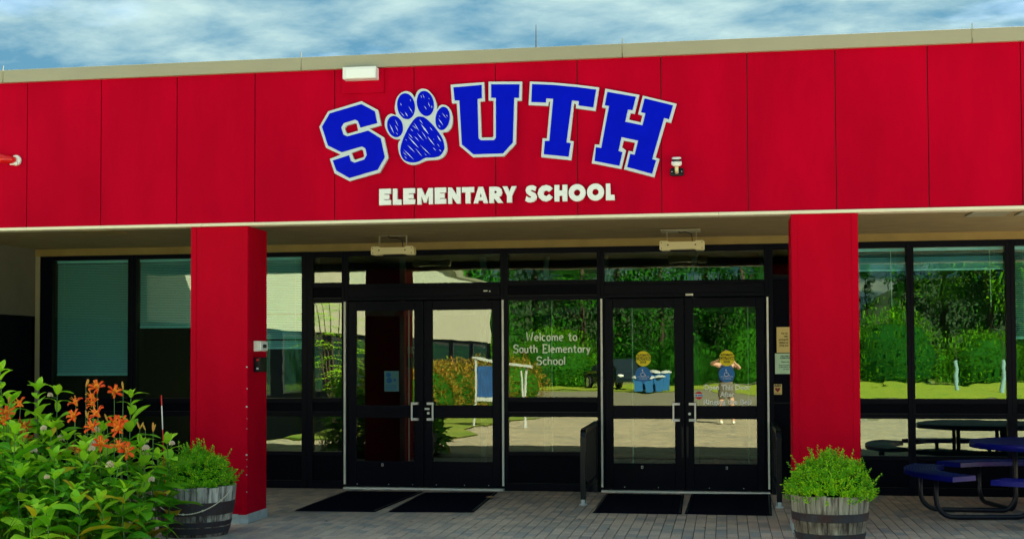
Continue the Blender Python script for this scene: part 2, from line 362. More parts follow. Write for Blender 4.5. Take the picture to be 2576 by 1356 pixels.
def text(name, s, x, z, size, y0, m, parent=None, align='CENTER', bold=0.0, depth=0.002, squeeze=1.0, width=None, line=1.0, shear=0.0):
    cu = bpy.data.curves.new(name, 'FONT'); cu.body = s; cu.size = size; cu.align_x = align; cu.extrude = depth/2; cu.offset = bold; cu.space_line = line; cu.shear = shear
    cu.resolution_u = 3
    me = _conv(cu, name, y0, depth, m)
    xs = [v.co.x for v in me.vertices]
    if not xs: return None
    if width:
        squeeze = width / (max(xs)-min(xs))
    cxx = (max(xs)+min(xs))/2
    for v in me.vertices:
        v.co.x = x + (v.co.x - (cxx if align == 'CENTER' else min(xs)))*squeeze; v.co.z += z
    return inst(name, me, parent)
def smoothloop(p, n=4):
    r = []; L = len(p)
    for i in range(L):
        a, b, c, d = [Vector(p[(i+k-1) % L]) for k in range(4)]
        for k in range(n):
            t = k/n
            q = 0.5*((2*b)+(c-a)*t+(2*a-5*b+4*c-d)*t*t+(3*b-a-3*c+d)*t**3)
            r.append((q.x, q.y))
    return r

S_o = [(-3.462, 4.098), (-3.298, 4.006), (-3.268, 3.857), (-3.384, 3.829), (-3.239, 3.739), (-3.197, 3.541), (-3.28, 3.401), (-3.584, 3.323), (-3.734, 3.403), (-3.782, 3.545), (-3.673, 3.584), (-3.821, 3.656), (-3.889, 3.861), (-3.799, 4.011)]
S_h1 = [(-3.634, 3.84), (-3.61, 3.869), (-3.525, 3.888), (-3.51, 3.877), (-3.497, 3.811), (-3.603, 3.785), (-3.617, 3.799)]
S_h2 = [(-3.564, 3.598), (-3.467, 3.629), (-3.448, 3.618), (-3.436, 3.56), (-3.451, 3.549), (-3.528, 3.529), (-3.543, 3.541)]
S_b = [(-3.464, 4.069), (-3.329, 3.994), (-3.305, 3.878), (-3.473, 3.841), (-3.497, 3.905), (-3.528, 3.92), (-3.643, 3.889), (-3.667, 3.849), (-3.645, 3.778), (-3.606, 3.758), (-3.395, 3.808), (-3.271, 3.729), (-3.23, 3.545), (-3.302, 3.426), (-3.584, 3.353), (-3.714, 3.429), (-3.751, 3.528), (-3.587, 3.575), (-3.572, 3.52), (-3.532, 3.5), (-3.434, 3.529), (-3.409, 3.572), (-3.423, 3.637), (-3.459, 3.657), (-3.662, 3.606), (-3.799, 3.675), (-3.86, 3.861), (-3.782, 3.989)]
P_o = [(-2.933, 4.115), (-2.911, 4.168), (-2.878, 4.193), (-2.849, 4.197), (-2.807, 4.185), (-2.764, 4.143), (-2.731, 4.086), (-2.717, 4.032), (-2.714, 3.994), (-2.688, 4.026), (-2.65, 4.035), (-2.601, 4.012), (-2.569, 3.952), (-2.56, 3.888), (-2.574, 3.814), (-2.613, 3.774), (-2.661, 3.765), (-2.634, 3.709), (-2.616, 3.628), (-2.624, 3.57), (-2.662, 3.526), (-2.716, 3.507), (-2.809, 3.503), (-2.852, 3.491), (-2.896, 3.473), (-2.951, 3.464), (-3.005, 3.476), (-3.049, 3.508), (-3.082, 3.562), (-3.097, 3.627), (-3.095, 3.68), (-3.076, 3.717), (-3.12, 3.717), (-3.169, 3.739), (-3.208, 3.791), (-3.23, 3.851), (-3.226, 3.91), (-3.202, 3.95), (-3.164, 3.965), (-3.12, 3.953), (-3.13, 4.004), (-3.129, 4.047), (-3.114, 4.111), (-3.081, 4.155), (-3.043, 4.176), (-3.015, 4.179), (-2.977, 4.167), (-2.949, 4.139)]
P_pad = [(-2.89, 3.929), (-2.928, 3.911), (-2.972, 3.859), (-3.016, 3.785), (-3.054, 3.701), (-3.074, 3.626), (-3.071, 3.572), (-3.043, 3.518), (-2.994, 3.492), (-2.94, 3.486), (-2.885, 3.498), (-2.852, 3.518), (-2.82, 3.528), (-2.743, 3.529), (-2.684, 3.545), (-2.648, 3.592), (-2.641, 3.634), (-2.661, 3.71), (-2.71, 3.786), (-2.764, 3.852), (-2.83, 3.913)]
U_o = [(-2.579, 4.225), (-2.252, 4.237), (-2.247, 4.056), (-2.292, 4.054), (-2.28, 3.714), (-2.27, 3.706), (-2.173, 3.705), (-2.163, 3.715), (-2.161, 4.057), (-2.209, 4.059), (-2.209, 4.24), (-1.884, 4.228), (-1.89, 4.047), (-1.934, 4.049), (-1.947, 3.637), (-2.062, 3.522), (-2.362, 3.52), (-2.492, 3.632), (-2.52, 4.046), (-2.566, 4.045)]
U_b = [(-2.551, 4.197), (-2.276, 4.21), (-2.274, 4.082), (-2.317, 4.079), (-2.308, 3.699), (-2.284, 3.679), (-2.157, 3.677), (-2.139, 3.699), (-2.137, 4.082), (-2.183, 4.084), (-2.183, 4.213), (-1.909, 4.202), (-1.915, 4.074), (-1.961, 4.076), (-1.976, 3.649), (-2.073, 3.548), (-2.357, 3.548), (-2.47, 3.645), (-2.493, 4.072), (-2.539, 4.07)]
T_o = [(-1.809, 4.226), (-1.589, 4.208), (-1.357, 4.178), (-1.15, 4.144), (-1.186, 3.924), (-1.373, 3.956), (-1.369, 3.994), (-1.389, 4.0), (-1.431, 3.65), (-1.395, 3.644), (-1.418, 3.465), (-1.705, 3.503), (-1.69, 3.681), (-1.649, 3.678), (-1.616, 4.027), (-1.63, 4.027), (-1.634, 3.988), (-1.823, 4.003)]
T_b = [(-1.788, 4.2), (-1.589, 4.184), (-1.357, 4.154), (-1.179, 4.124), (-1.206, 3.957), (-1.346, 3.981), (-1.341, 4.022), (-1.408, 4.03), (-1.463, 3.633), (-1.423, 3.626), (-1.443, 3.498), (-1.679, 3.528), (-1.667, 3.655), (-1.625, 3.653), (-1.586, 4.053), (-1.653, 4.059), (-1.657, 4.02), (-1.796, 4.029)]
H_o = [(-1.091, 4.131), (-0.772, 4.06), (-0.817, 3.885), (-0.855, 3.893), (-0.872, 3.831), (-0.761, 3.801), (-0.745, 3.865), (-0.786, 3.88), (-0.741, 4.052), (-0.427, 3.964), (-0.48, 3.789), (-0.527, 3.8), (-0.626, 3.467), (-0.59, 3.453), (-0.639, 3.283), (-0.921, 3.365), (-0.877, 3.537), (-0.836, 3.529), (-0.816, 3.613), (-0.922, 3.636), (-0.939, 3.574), (-0.902, 3.542), (-0.945, 3.369), (-1.224, 3.431), (-1.193, 3.608), (-1.151, 3.604), (-1.086, 3.946), (-1.123, 3.956)]
H_b = [(-1.072, 4.099), (-0.805, 4.042), (-0.837, 3.918), (-0.881, 3.925), (-0.907, 3.811), (-0.745, 3.772), (-0.716, 3.886), (-0.758, 3.895), (-0.723, 4.024), (-0.461, 3.95), (-0.498, 3.821), (-0.544, 3.835), (-0.658, 3.452), (-0.622, 3.44), (-0.659, 3.315), (-0.891, 3.385), (-0.861, 3.507), (-0.82, 3.498), (-0.786, 3.63), (-0.943, 3.668), (-0.972, 3.537), (-0.935, 3.525), (-0.965, 3.399), (-1.197, 3.451), (-1.183, 3.58), (-1.133, 3.571), (-1.057, 3.965), (-1.097, 3.974)]
toes = [[(-3.053, 3.855), (-3.049, 3.828), (-3.05, 3.801), (-3.056, 3.778), (-3.068, 3.758), (-3.083, 3.744), (-3.102, 3.736), (-3.122, 3.736), (-3.142, 3.742), (-3.162, 3.755), (-3.179, 3.774), (-3.193, 3.797), (-3.202, 3.823), (-3.206, 3.851), (-3.205, 3.877), (-3.199, 3.901), (-3.187, 3.921), (-3.172, 3.935), (-3.153, 3.942), (-3.133, 3.943), (-3.113, 3.936), (-3.093, 3.923), (-3.076, 3.904), (-3.062, 3.881)], [(-2.931, 4.041), (-2.929, 4.008), (-2.934, 3.977), (-2.944, 3.949), (-2.959, 3.927), (-2.978, 3.913), (-3.0, 3.906), (-3.023, 3.908), (-3.046, 3.918), (-3.066, 3.936), (-3.084, 3.961), (-3.097, 3.991), (-3.104, 4.023), (-3.106, 4.056), (-3.102, 4.087), (-3.092, 4.115), (-3.076, 4.137), (-3.057, 4.152), (-3.035, 4.158), (-3.012, 4.156), (-2.99, 4.146), (-2.969, 4.127), (-2.951, 4.103), (-2.938, 4.073)], [(-2.746, 4.063), (-2.743, 4.031), (-2.746, 4.001), (-2.754, 3.974), (-2.768, 3.952), (-2.785, 3.937), (-2.806, 3.93), (-2.828, 3.931), (-2.849, 3.941), (-2.87, 3.958), (-2.887, 3.981), (-2.901, 4.01), (-2.909, 4.041), (-2.912, 4.073), (-2.909, 4.103), (-2.9, 4.13), (-2.887, 4.152), (-2.869, 4.167), (-2.849, 4.174), (-2.827, 4.173), (-2.805, 4.163), (-2.785, 4.146), (-2.767, 4.123), (-2.754, 4.094)], [(-2.589, 3.89), (-2.596, 3.861), (-2.606, 3.836), (-2.621, 3.815), (-2.637, 3.799), (-2.656, 3.791), (-2.674, 3.79), (-2.691, 3.797), (-2.706, 3.811), (-2.718, 3.831), (-2.726, 3.856), (-2.728, 3.884), (-2.727, 3.914), (-2.72, 3.942), (-2.709, 3.968), (-2.695, 3.989), (-2.678, 4.004), (-2.66, 4.013), (-2.641, 4.013), (-2.624, 4.006), (-2.609, 3.992), (-2.598, 3.972), (-2.59, 3.947), (-2.587, 3.919)]]
scr = [[(-3.182, 3.866), (-3.163, 3.817), (-3.137, 3.771), (-3.155, 3.82)], [(-3.127, 3.908), (-3.113, 3.873), (-3.094, 3.841), (-3.109, 3.875)], [(-3.127, 3.855), (-3.113, 3.82), (-3.094, 3.788), (-3.108, 3.822)], [(-3.118, 3.784), (-3.11, 3.768), (-3.099, 3.755), (-3.107, 3.771)], [(-3.073, 4.064), (-3.07, 4.05), (-3.062, 4.038), (-3.065, 4.052)], [(-2.977, 4.099), (-2.975, 4.086), (-2.968, 4.075), (-2.971, 4.088)], [(-2.992, 4.032), (-2.973, 3.994), (-2.949, 3.959), (-2.968, 3.997)], [(-3.078, 3.982), (-3.056, 3.954), (-3.031, 3.929), (-3.053, 3.957)], [(-3.028, 3.977), (-3.017, 3.952), (-2.999, 3.93), (-3.01, 3.956)], [(-2.871, 4.133), (-2.868, 4.119), (-2.86, 4.106), (-2.863, 4.12)], [(-2.853, 4.144), (-2.846, 4.122), (-2.835, 4.101), (-2.841, 4.123)], [(-2.794, 4.104), (-2.792, 4.096), (-2.786, 4.09), (-2.788, 4.098)], [(-2.801, 4.066), (-2.792, 4.038), (-2.779, 4.011), (-2.788, 4.039)], [(-2.765, 4.031), (-2.766, 4.017), (-2.761, 4.003), (-2.76, 4.018)], [(-2.84, 4.031), (-2.828, 4.009), (-2.812, 3.99), (-2.824, 4.012)], [(-2.69, 3.931), (-2.688, 3.922), (-2.682, 3.915), (-2.684, 3.924)], [(-2.661, 3.956), (-2.643, 3.926), (-2.62, 3.9), (-2.639, 3.929)], [(-2.62, 3.937), (-2.616, 3.924), (-2.608, 3.912), (-2.612, 3.925)], [(-2.701, 3.907), (-2.678, 3.867), (-2.649, 3.83), (-2.672, 3.87)], [(-2.699, 3.841), (-2.691, 3.826), (-2.678, 3.814), (-2.686, 3.829)], [(-2.887, 3.902), (-2.871, 3.876), (-2.85, 3.853), (-2.866, 3.879)], [(-2.941, 3.871), (-2.917, 3.826), (-2.887, 3.785), (-2.911, 3.83)], [(-2.959, 3.849), (-2.936, 3.825), (-2.909, 3.804), (-2.932, 3.828)], [(-2.871, 3.855), (-2.838, 3.799), (-2.793, 3.751), (-2.826, 3.807)], [(-2.974, 3.815), (-2.962, 3.797), (-2.947, 3.783), (-2.959, 3.8)], [(-2.783, 3.822), (-2.772, 3.802), (-2.757, 3.785), (-2.768, 3.805)], [(-2.996, 3.769), (-2.975, 3.741), (-2.95, 3.717), (-2.97, 3.745)], [(-2.909, 3.768), (-2.88, 3.73), (-2.846, 3.696), (-2.876, 3.734)], [(-2.938, 3.743), (-2.916, 3.715), (-2.891, 3.69), (-2.913, 3.718)], [(-2.999, 3.74), (-2.949, 3.678), (-2.891, 3.622), (-2.942, 3.684)], [(-3.025, 3.715), (-3.019, 3.705), (-3.01, 3.697), (-3.016, 3.707)], [(-2.866, 3.786), (-2.84, 3.745), (-2.811, 3.705), (-2.836, 3.747)], [(-2.806, 3.734), (-2.774, 3.684), (-2.734, 3.64), (-2.767, 3.689)], [(-2.748, 3.71), (-2.746, 3.703), (-2.741, 3.697), (-2.743, 3.704)], [(-2.712, 3.74), (-2.696, 3.706), (-2.672, 3.677), (-2.687, 3.711)], [(-2.712, 3.661), (-2.701, 3.644), (-2.687, 3.629), (-2.698, 3.647)], [(-3.005, 3.657), (-2.969, 3.616), (-2.928, 3.579), (-2.964, 3.621)], [(-2.927, 3.624), (-2.894, 3.579), (-2.856, 3.538), (-2.89, 3.582)], [(-2.878, 3.653), (-2.828, 3.598), (-2.773, 3.549), (-2.823, 3.603)], [(-3.045, 3.618), (-2.994, 3.561), (-2.938, 3.509), (-2.989, 3.566)], [(-3.049, 3.592), (-3.03, 3.57), (-3.009, 3.551), (-3.027, 3.573)], [(-3.037, 3.552), (-3.024, 3.534), (-3.007, 3.52), (-3.021, 3.537)], [(-2.836, 3.572), (-2.826, 3.557), (-2.813, 3.544), (-2.823, 3.559)], [(-2.753, 3.625), (-2.739, 3.606), (-2.721, 3.591), (-2.735, 3.61)], [(-2.693, 3.605), (-2.684, 3.592), (-2.672, 3.583), (-2.68, 3.596)]]
small = [('E', -3.286, 3.081, -3.17, 3.239), ('L', -3.15, 3.082, -3.064, 3.238), ('E', -3.047, 3.083, -2.931, 3.238), ('M', -2.908, 3.08, -2.755, 3.236), ('E', -2.737, 3.08, -2.625, 3.237), ('N', -2.606, 3.079, -2.484, 3.235), ('T', -2.471, 3.079, -2.353, 3.235), ('A', -2.358, 3.078, -2.218, 3.234), ('R', -2.205, 3.077, -2.071, 3.232), ('Y', -2.077, 3.078, -1.943, 3.233), ('S', -1.861, 3.075, -1.743, 3.236), ('C', -1.74, 3.079, -1.588, 3.237), ('H', -1.579, 3.078, -1.457, 3.234), ('O', -1.445, 3.075, -1.284, 3.237), ('O', -1.271, 3.077, -1.11, 3.238), ('L', -1.092, 3.078, -1.01, 3.234)]
milk = [(-6.14, -5.3, 1.6), (-5.91, -5.1, 1.42), (-5.79, -5.0, 1.38), (-5.16, -4.9, 1.35), (-5.68, -5.9, 1.07), (-5.59, -5.5, 1.1), (-5.13, -5.8, 0.92), (-4.86, -5.3, 0.91), (-4.71, -5.1, 0.94), (-5.14, -6.2, 0.72), (-4.82, -5.8, 0.79), (-4.74, -5.5, 0.63), (-5.22, -6.4, 0.51), (-5.27, -5.2, 1.06), (-6.06, -5.6, 1.24), (-4.91, -6.3, 0.54), (-4.82, -6.1, 0.52), (-5.61, -6.3, 0.73), (-5.66, -5.7, 0.91), (-5.47, -5.4, 0.99), (-4.72, -5.9, 0.59), (-5.79, -6.1, 0.94), (-6.25, -5.0, 1.31), (-5.22, -5.5, 0.78), (-4.77, -5.2, 0.81), (-5.05, -6.5, 0.48), (-4.69, -5.7, 0.37)]
lily = [(-5.32, -5.2, 1.41), (-5.33, -5.25, 1.33), (-5.46, -5.3, 1.28), (-5.3, -5.3, 1.27), (-5.16, -5.2, 1.37), (-5.21, -5.4, 1.19), (-5.42, -5.4, 1.17), (-5.06, -5.4, 1.11), (-5.02, -5.35, 1.12), (-4.99, -5.45, 1.07), (-5.98, -5.5, 1.2), (-5.91, -5.4, 1.27), (-5.97, -5.55, 1.13), (-5.82, -5.5, 1.11), (-5.74, -5.6, 1.03), (-5.08, -5.6, 0.95), (-4.92, -5.6, 0.93), (-4.86, -5.6, 0.9), (-5.27, -5.6, 0.92), (-5.23, -5.45, 1.08)]
bud = [(-5.42, -5.2, 1.41), (-5.08, -5.2, 1.39), (-4.88, -5.3, 1.06), (-4.83, -5.3, 1.05), (-4.76, -5.3, 1.04), (-6.02, -5.4, 1.27), (-5.12, -5.4, 1.13), (-5.3, -5.4, 1.15)]
marker = [(-4.87, -4.9, 1.29), (-4.83, -4.9, 0.87)]
rope = [(-4.99, -4.62, 0.29), (-4.86, -4.64, 0.22), (-4.72, -4.64, 0.21), (-4.54, -4.63, 0.23), (-4.42, -4.58, 0.29), (-4.37, -4.5, 0.42)]


# ================================================================== SETTING: ground
FY = -3.4458            # fascia front
g = MB(); g.add([(-300,-300,-0.03),(300,-300,-0.03),(300,200,-0.03),(-300,200,-0.03)], [(0,1,2,3)])
tag(g.build('ground', MT['grass']), kind='structure')
g = MB(); g.box(-8.8,-19.6,-0.1,30,0.0,-0.009)
pw = tag(g.build('paved_walk', MT['mortar']), kind='structure')
X0, X1, Y0, Y1 = -6.4, 4.4, -5.2, -0.03
rest = MB(); cells = []
bw, bl = 0.1, 0.2
for i in range(int(round(X0/bw)), int(round(X1/bw))):
    off = (abs(i) % 2) * bl/2
    for j in range(-30, 3):
        ya, yb = j*bl - off, (j+1)*bl - off
        if ya < Y0 or ya > Y1: continue
        yb = min(yb, -0.02)
        if yb - ya < 0.03: continue
        cells.append((i*bw, ya, i*bw + bw, yb))
def paver(mb, x0, y0, x1, y1, z, tx=0, ty=0):
    e, c = 0.003, 0.003
    zz = lambda x, y: z + tx*(x-(x0+x1)/2) + ty*(y-(y0+y1)/2)
    xs = (x0+e, x1-e); ys = (y0+e, y1-e)
    vs = [(xs[0],ys[0],-0.012),(xs[1],ys[0],-0.012),(xs[1],ys[1],-0.012),(xs[0],ys[1],-0.012)]
    vs += [(x,y,zz(x,y)-c) for x,y in ((xs[0],ys[0]),(xs[1],ys[0]),(xs[1],ys[1]),(xs[0],ys[1]))]
    vs += [(x,y,zz(x,y)) for x,y in ((xs[0]+c,ys[0]+c),(xs[1]-c,ys[0]+c),(xs[1]-c,ys[1]-c),(xs[0]+c,ys[1]-c))]
    fs = [(8,9,10,11)]
    for k in range(4):
        fs += [(k,(k+1)%4,4+(k+1)%4,4+k),(4+k,4+(k+1)%4,8+(k+1)%4,8+k)]
    mb.add(vs, fs)
near = sorted([c for c in cells if -4.62 < c[1] < -3.6 and -4.45 < c[0] < 2.6 and (c[0]+c[2])/2*1.0 > -4.45], key=lambda c: c[1])[:290]
nearset = set(near)
bm = MB(); paver(bm, -bw/2, -bl/2, bw/2, bl/2, 0)
bme = bm.mesh('brick', MT['paver'])
for c in near:
    o = inst('brick', bme, pw); o.location = ((c[0]+c[2])/2, (c[1]+c[3])/2, rnd.uniform(-0.0015, 0.0015)); o.rotation_euler = (rnd.uniform(-.006,.006), rnd.uniform(-.008,.008), rnd.uniform(-.006,.006))
for c in cells:
    if c in nearset: continue
    paver(rest, *c, rnd.uniform(-0.0015, 0.0015), rnd.uniform(-.008,.008), rnd.uniform(-.006,.006))
tag(rest.build('brick_field', MT['paver'], pw), kind='stuff')
g = MB()
for (a,b,c,d) in ((-8.8,-19.6,30,-5.4),(-8.8,-5.4,-6.4,-0.02),(4.4,-5.4,30,-0.02)):
    g.box(a,b,-0.008,c,d,-0.002)
tag(g.build('paving_field', mf, pw), kind='stuff')
g = MB(); g.box(-60,-46,-0.1,60,-19.75,-0.012); tag(g.build('road', MT['asphalt']), kind='structure')
g = MB(); g.box(-5,-19.75,-0.1,30,-19.6,0.02); tag(g.build('kerb', MT['asphalt']), kind='structure')
g = MB()
pts = [(-8.8,-9.5),(-6.2,-8.6),(-5.35,-8.9),(-5.1,-11),(-5.9,-13.5),(-5.3,-17.5),(-5.0,-19.55),(-8.8,-19.55)]
g.add([(x,y,0.0) for x,y in pts]+[(x,y,0.03) for x,y in [(a*0.995,b*0.995) for a,b in pts]], [tuple(range(8,16))]+[(i,(i+1)%8,8+(i+1)%8,8+i) for i in range(8)])
tag(g.build('lawn_edge', MT['grass']), kind='structure')
g = MB(); g.add([(2.5,-37,0.0),(60,-35,0.0),(60,-62,0.0),(-10,-62,0.0),(-10,-49,0.0),(-1,-47,0.0)], [(0,5,4,3,2,1)]); tag(g.build('lawn', MT['lawn']), kind='structure')
g = MB(); g.box(-60,-66,-0.1,60,-62.5,-0.008); tag(g.build('path', MT['asphalt']), kind='structure')

# ================================================================== THE SCHOOL
SB = thing('school_building', (0,0,0), 'red school entrance front with deep canopy, two square columns and dark glazed doors', 'building')
joints = [-9.42,-8.61,-7.80,-6.99,-6.186,-5.377,-4.563,-3.746,-2.95,-2.15,-1.363,-0.573,0.222,1.018,1.835,2.641,3.45,4.25,5.05,5.85,6.65]
g = MB(); g.box(-9.4,FY+0.022,2.94,6.6,FY+0.2,4.45); g.build('fascia_backing', MT['darkhole'], SB)
for a, b in zip(joints[:-1], joints[1:]):
    g = MB(); d = rnd.uniform(0,0.002)
    g.box(a+0.004, FY-d, 2.945, b-0.004, FY+0.02, 4.435); g.build('fascia_panel', MT['red'], SB, bevel=0.002, seg=1)
cj = [-10.4,-7.238,-4.075,-0.931,2.221,5.37,6.65]
for a, b in zip(cj[:-1], cj[1:]):
    g = MB(); g.box(a+0.003, FY-0.045, 4.425, b-0.003, FY+0.25, 4.552); c = g.build('roof_coping', MT['coping'], SB, bevel=0.004)
    s = MB(); s.tube([(b, FY-0.046, 4.46),(b, FY-0.046, 4.55),(b+0.003, FY-0.04, 4.60)], 0.004, 5); s.build('joint_clip', MT['coping'], c)
tj = [-9.4,-7.9,-5.1,-2.0,-0.05,2.9,6.6]
for a, b in zip(tj[:-1], tj[1:]):
    g = MB(); g.box(a+0.001, FY-0.03, 2.915, b-0.001, FY+0.14, 2.945); g.build('fascia_trim', MT['trim'], SB, bevel=0.003)
g = MB(); g.box(-8.8, FY+0.14, 3.03, 6.6, -0.0, 3.08); g.build('soffit', MT['soffit'], SB)
g = MB(); g.box(-8.8, FY+0.14, 2.93, 6.6, FY+0.18, 3.03); g.build('soffit_edge', MT['soffit'], SB)
g = MB(); g.box(-8.8,-0.07,2.94,6.6,0.0,3.03); g.build('lintel_band', MT['band'], SB)
g = MB(); g.box(-9.4,FY+0.25,4.40,6.6,12,4.46); g.box(-9.4,11.9,0,6.6,12,4.4); g.box(6.55,FY+0.2,3.03,6.6,11.9,4.4); g.build('roof', MT['coping'], SB)
# recess plates on the soffit, right-hand bay and left bay
for x0,x1,y0,y1 in ((2.42,2.80,-2.33,-1.86),(2.90,3.2,-2.30,-1.85),(-7.1,-6.65,-2.3,-1.9)):
    g = MB(); g.box(x0,y0,3.018,x1,y1,3.03); p = g.build('soffit_plate', MT['band'] if x0 < 0 else MT['coping'], SB, bevel=0.003)
# side wall at the left end of the recess
g = MB(); g.box(-9.0, FY+0.18, 2.17, -8.8, 0.0, 3.03); g.build('side_wall', MT['greige'], SB)
g = MB(); g.box(-9.0, FY+0.18, 0.0, -8.82, -0.10, 2.17); sw = g.build('side_wall', MT['panelblack'], SB); sw['label'] = 'dark lower half of the recess side wall'
g = MB(); g.box(-9.1, FY+0.18, 0.0, -9.0, 0.05, 3.03); g.box(-9.0,-0.0,0,-8.74,0.06,3.03); g.build('side_wall_core', MT['panelblack'], SB)
g = MB(); g.box(-8.80,-0.06,0,-8.74,0.0,2.94); g.build('corner_trim', MT['coping'], SB)
# columns
def column(x0, x1, ya, yb):
    c = MB(); c.box(x0, ya, 0.07, x1, yb, 2.914)
    co_ = c.build('column', MT['redcol'], SB, bevel=0.006)
    t_ = MB()
    for xa, xb in ((x0-0.001, x0+0.055), (x1-0.055, x1+0.001)):
        t_.box(xa, ya-0.006, 0.071, xb, ya+0.0, 2.912)
    t_.box(x1-0.0, ya+0.0, 0.071, x1+0.006, ya+0.05, 2.912); t_.box(x1-0.0, yb-0.05, 0.071, x1+0.006, yb, 2.912)
    t_.build('corner_strip', MT['redcol'], co_, bevel=0.002, seg=1)
    f = MB(); k = 0.012
    for i in range(6):
        xa, xb = x0-k+(x1-x0+2*k)*i/6, x0-k+(x1-x0+2*k)*(i+1)/6
        f.box(xa, ya-k+rnd.uniform(-.003,.003), 0.0, xb, ya-0.001, 0.085+rnd.uniform(-.006,.006))
    f.box(x1+0.001, ya-k, 0.0, x1+k+0.003, yb+k, 0.088); f.box(x0-k-0.003, ya-k, 0.0, x0-0.001, yb+k, 0.083); f.box(x0, yb+0.001, 0, x1, yb+k, 0.08)
    f.build('base_flashing', MT['flash'], co_)
    return co_
cl_ = column(-5.223, -4.636, FY+0.004, FY+0.53)
g = MB(); rg = random.Random(4)
for z in (.55,.62,.66,.92,1.02,1.13,1.31,1.52,.30,.47): 
    a = rg.uniform(.003,.007); g.box(-4.6395-rg.uniform(0,.01), FY-.0045, z, -4.633+.0015, FY-.0022, z+a*rg.uniform(1,2.5))
g.build('paint_chip', MT['flash'], cl_)
column(0.609, 1.201, FY+0.004, FY+0.53)
column(6.05, 6.55, FY+0.004, FY+0.53)
# small sealed patch of panel behind the vent lamp
g = MB(); g.box(-3.674,FY-0.022,4.18,-3.246,FY-0.002,4.42); p = g.build('cover_panel', MT['red'], SB, bevel=0.003)

FB, FFR = 0.06, -0.05      # frame back / front
def frame_cell(name, cx0, cx1, gx0, gx1, ops, mats='glass', top=2.94, label=None, panel=True):
    """one framed bay: bars, recessed infill panels, panes"""
    ops = sorted(ops)
    b = MB(); b.box(cx0, FFR, 0.0, gx0, FB, top); b.box(gx1, FFR, 0.0, cx1, FB, top)
    zprev = 0.0
    pan = []
    for (z0, z1) in ops + [(top, top)]:
        h = z0 - zprev
        if zprev == 0.0:
            b.box(gx0, FFR, 0.0, gx1, FB, 0.09); pan.append((0.09, z0-0.045)); b.box(gx0, FFR, z0-0.045, gx1, FB, z0)
        elif h > 0.14:
            b.box(gx0, FFR, zprev, gx1, FB, zprev+0.055); pan.append((zprev+0.055, z0-0.055)); b.box(gx0, FFR, z0-0.055, gx1, FB, z0)
        else:
            b.box(gx0, FFR, zprev, gx1, FB, z0)
        zprev = z1
    wn = b.build(name, MT['black'], SB, bevel=0.003, seg=1)
    if label: wn['label'] = label
    for z0, z1 in pan:
        p = MB(); p.box(gx0, FFR+0.022, z0, gx1, FB-0.01, z1); p.build('infill_panel', MT['panelblack'], wn)
        l = MB(); l.box(gx0, FFR+0.004, z0-0.0, gx1, FFR+0.0215, z0+0.006); l.build('ledge', MT['rail'], wn)
    for z0, z1 in ops:
        p = MB(); p.box(gx0-0.004, -0.012, z0-0.004, gx1+0.004, -0.004, z1+0.004)
        p.build('pane', MT[mats], wn)
        s_ = MB(); s_.box(gx0+0.001, FFR+0.006, z0+0.0, gx1-0.001, -0.013, z0+0.007); s_.build('glazing_bead', MT['rail'], wn)
    return wn
wA = [(1.11,2.885),(0.452,0.89)]
W_A1 = frame_cell('window', -8.74, -7.475, -8.57, -7.53, wA)
W_A2 = frame_cell('window', -7.475, -6.315, -7.42, -6.37, wA)
W_A3 = frame_cell('window', -6.315, -5.145, -6.26, -5.217, wA)
W_SL = frame_cell('side_light', -5.145, -4.665, -5.072, -4.70, [(1.116,2.30),(0.452,0.89),(2.545,2.865)], 'glassdoor')
W_C = frame_cell('window', -2.655, -1.475, -2.605, -1.52, [(1.124,2.304),(0.471,0.893),(2.54,2.87)], 'glassdoor', label='middle window between the doors with welcome lettering')
W_P = frame_cell('window', 0.505, 0.98, 0.56, 0.93, [(2.56,2.87)], 'glass')
W_R1 = frame_cell('window', 0.98, 2.122, 1.03, 2.082, [(1.11,2.865),(0.451,0.885)])
W_R2 = frame_cell('window', 2.122, 3.229, 2.162, 3.177, [(1.11,2.865),(0.451,0.885)])
W_R3 = frame_cell('window', 3.229, 4.36, 3.281, 4.31, [(1.11,2.865),(0.451,0.885)])
W_R4 = frame_cell('window', 4.36, 5.48, 4.41, 5.43, [(1.11,2.865),(0.451,0.885)])
W_R5 = frame_cell('window', 5.48, 6.60, 5.53, 6.55, [(1.11,2.865),(0.451,0.885)])
MB().box(0.56,-0.0285,1.06,0.93,-0.0275,1.07).build('panel_line', MT['rail'], W_P)

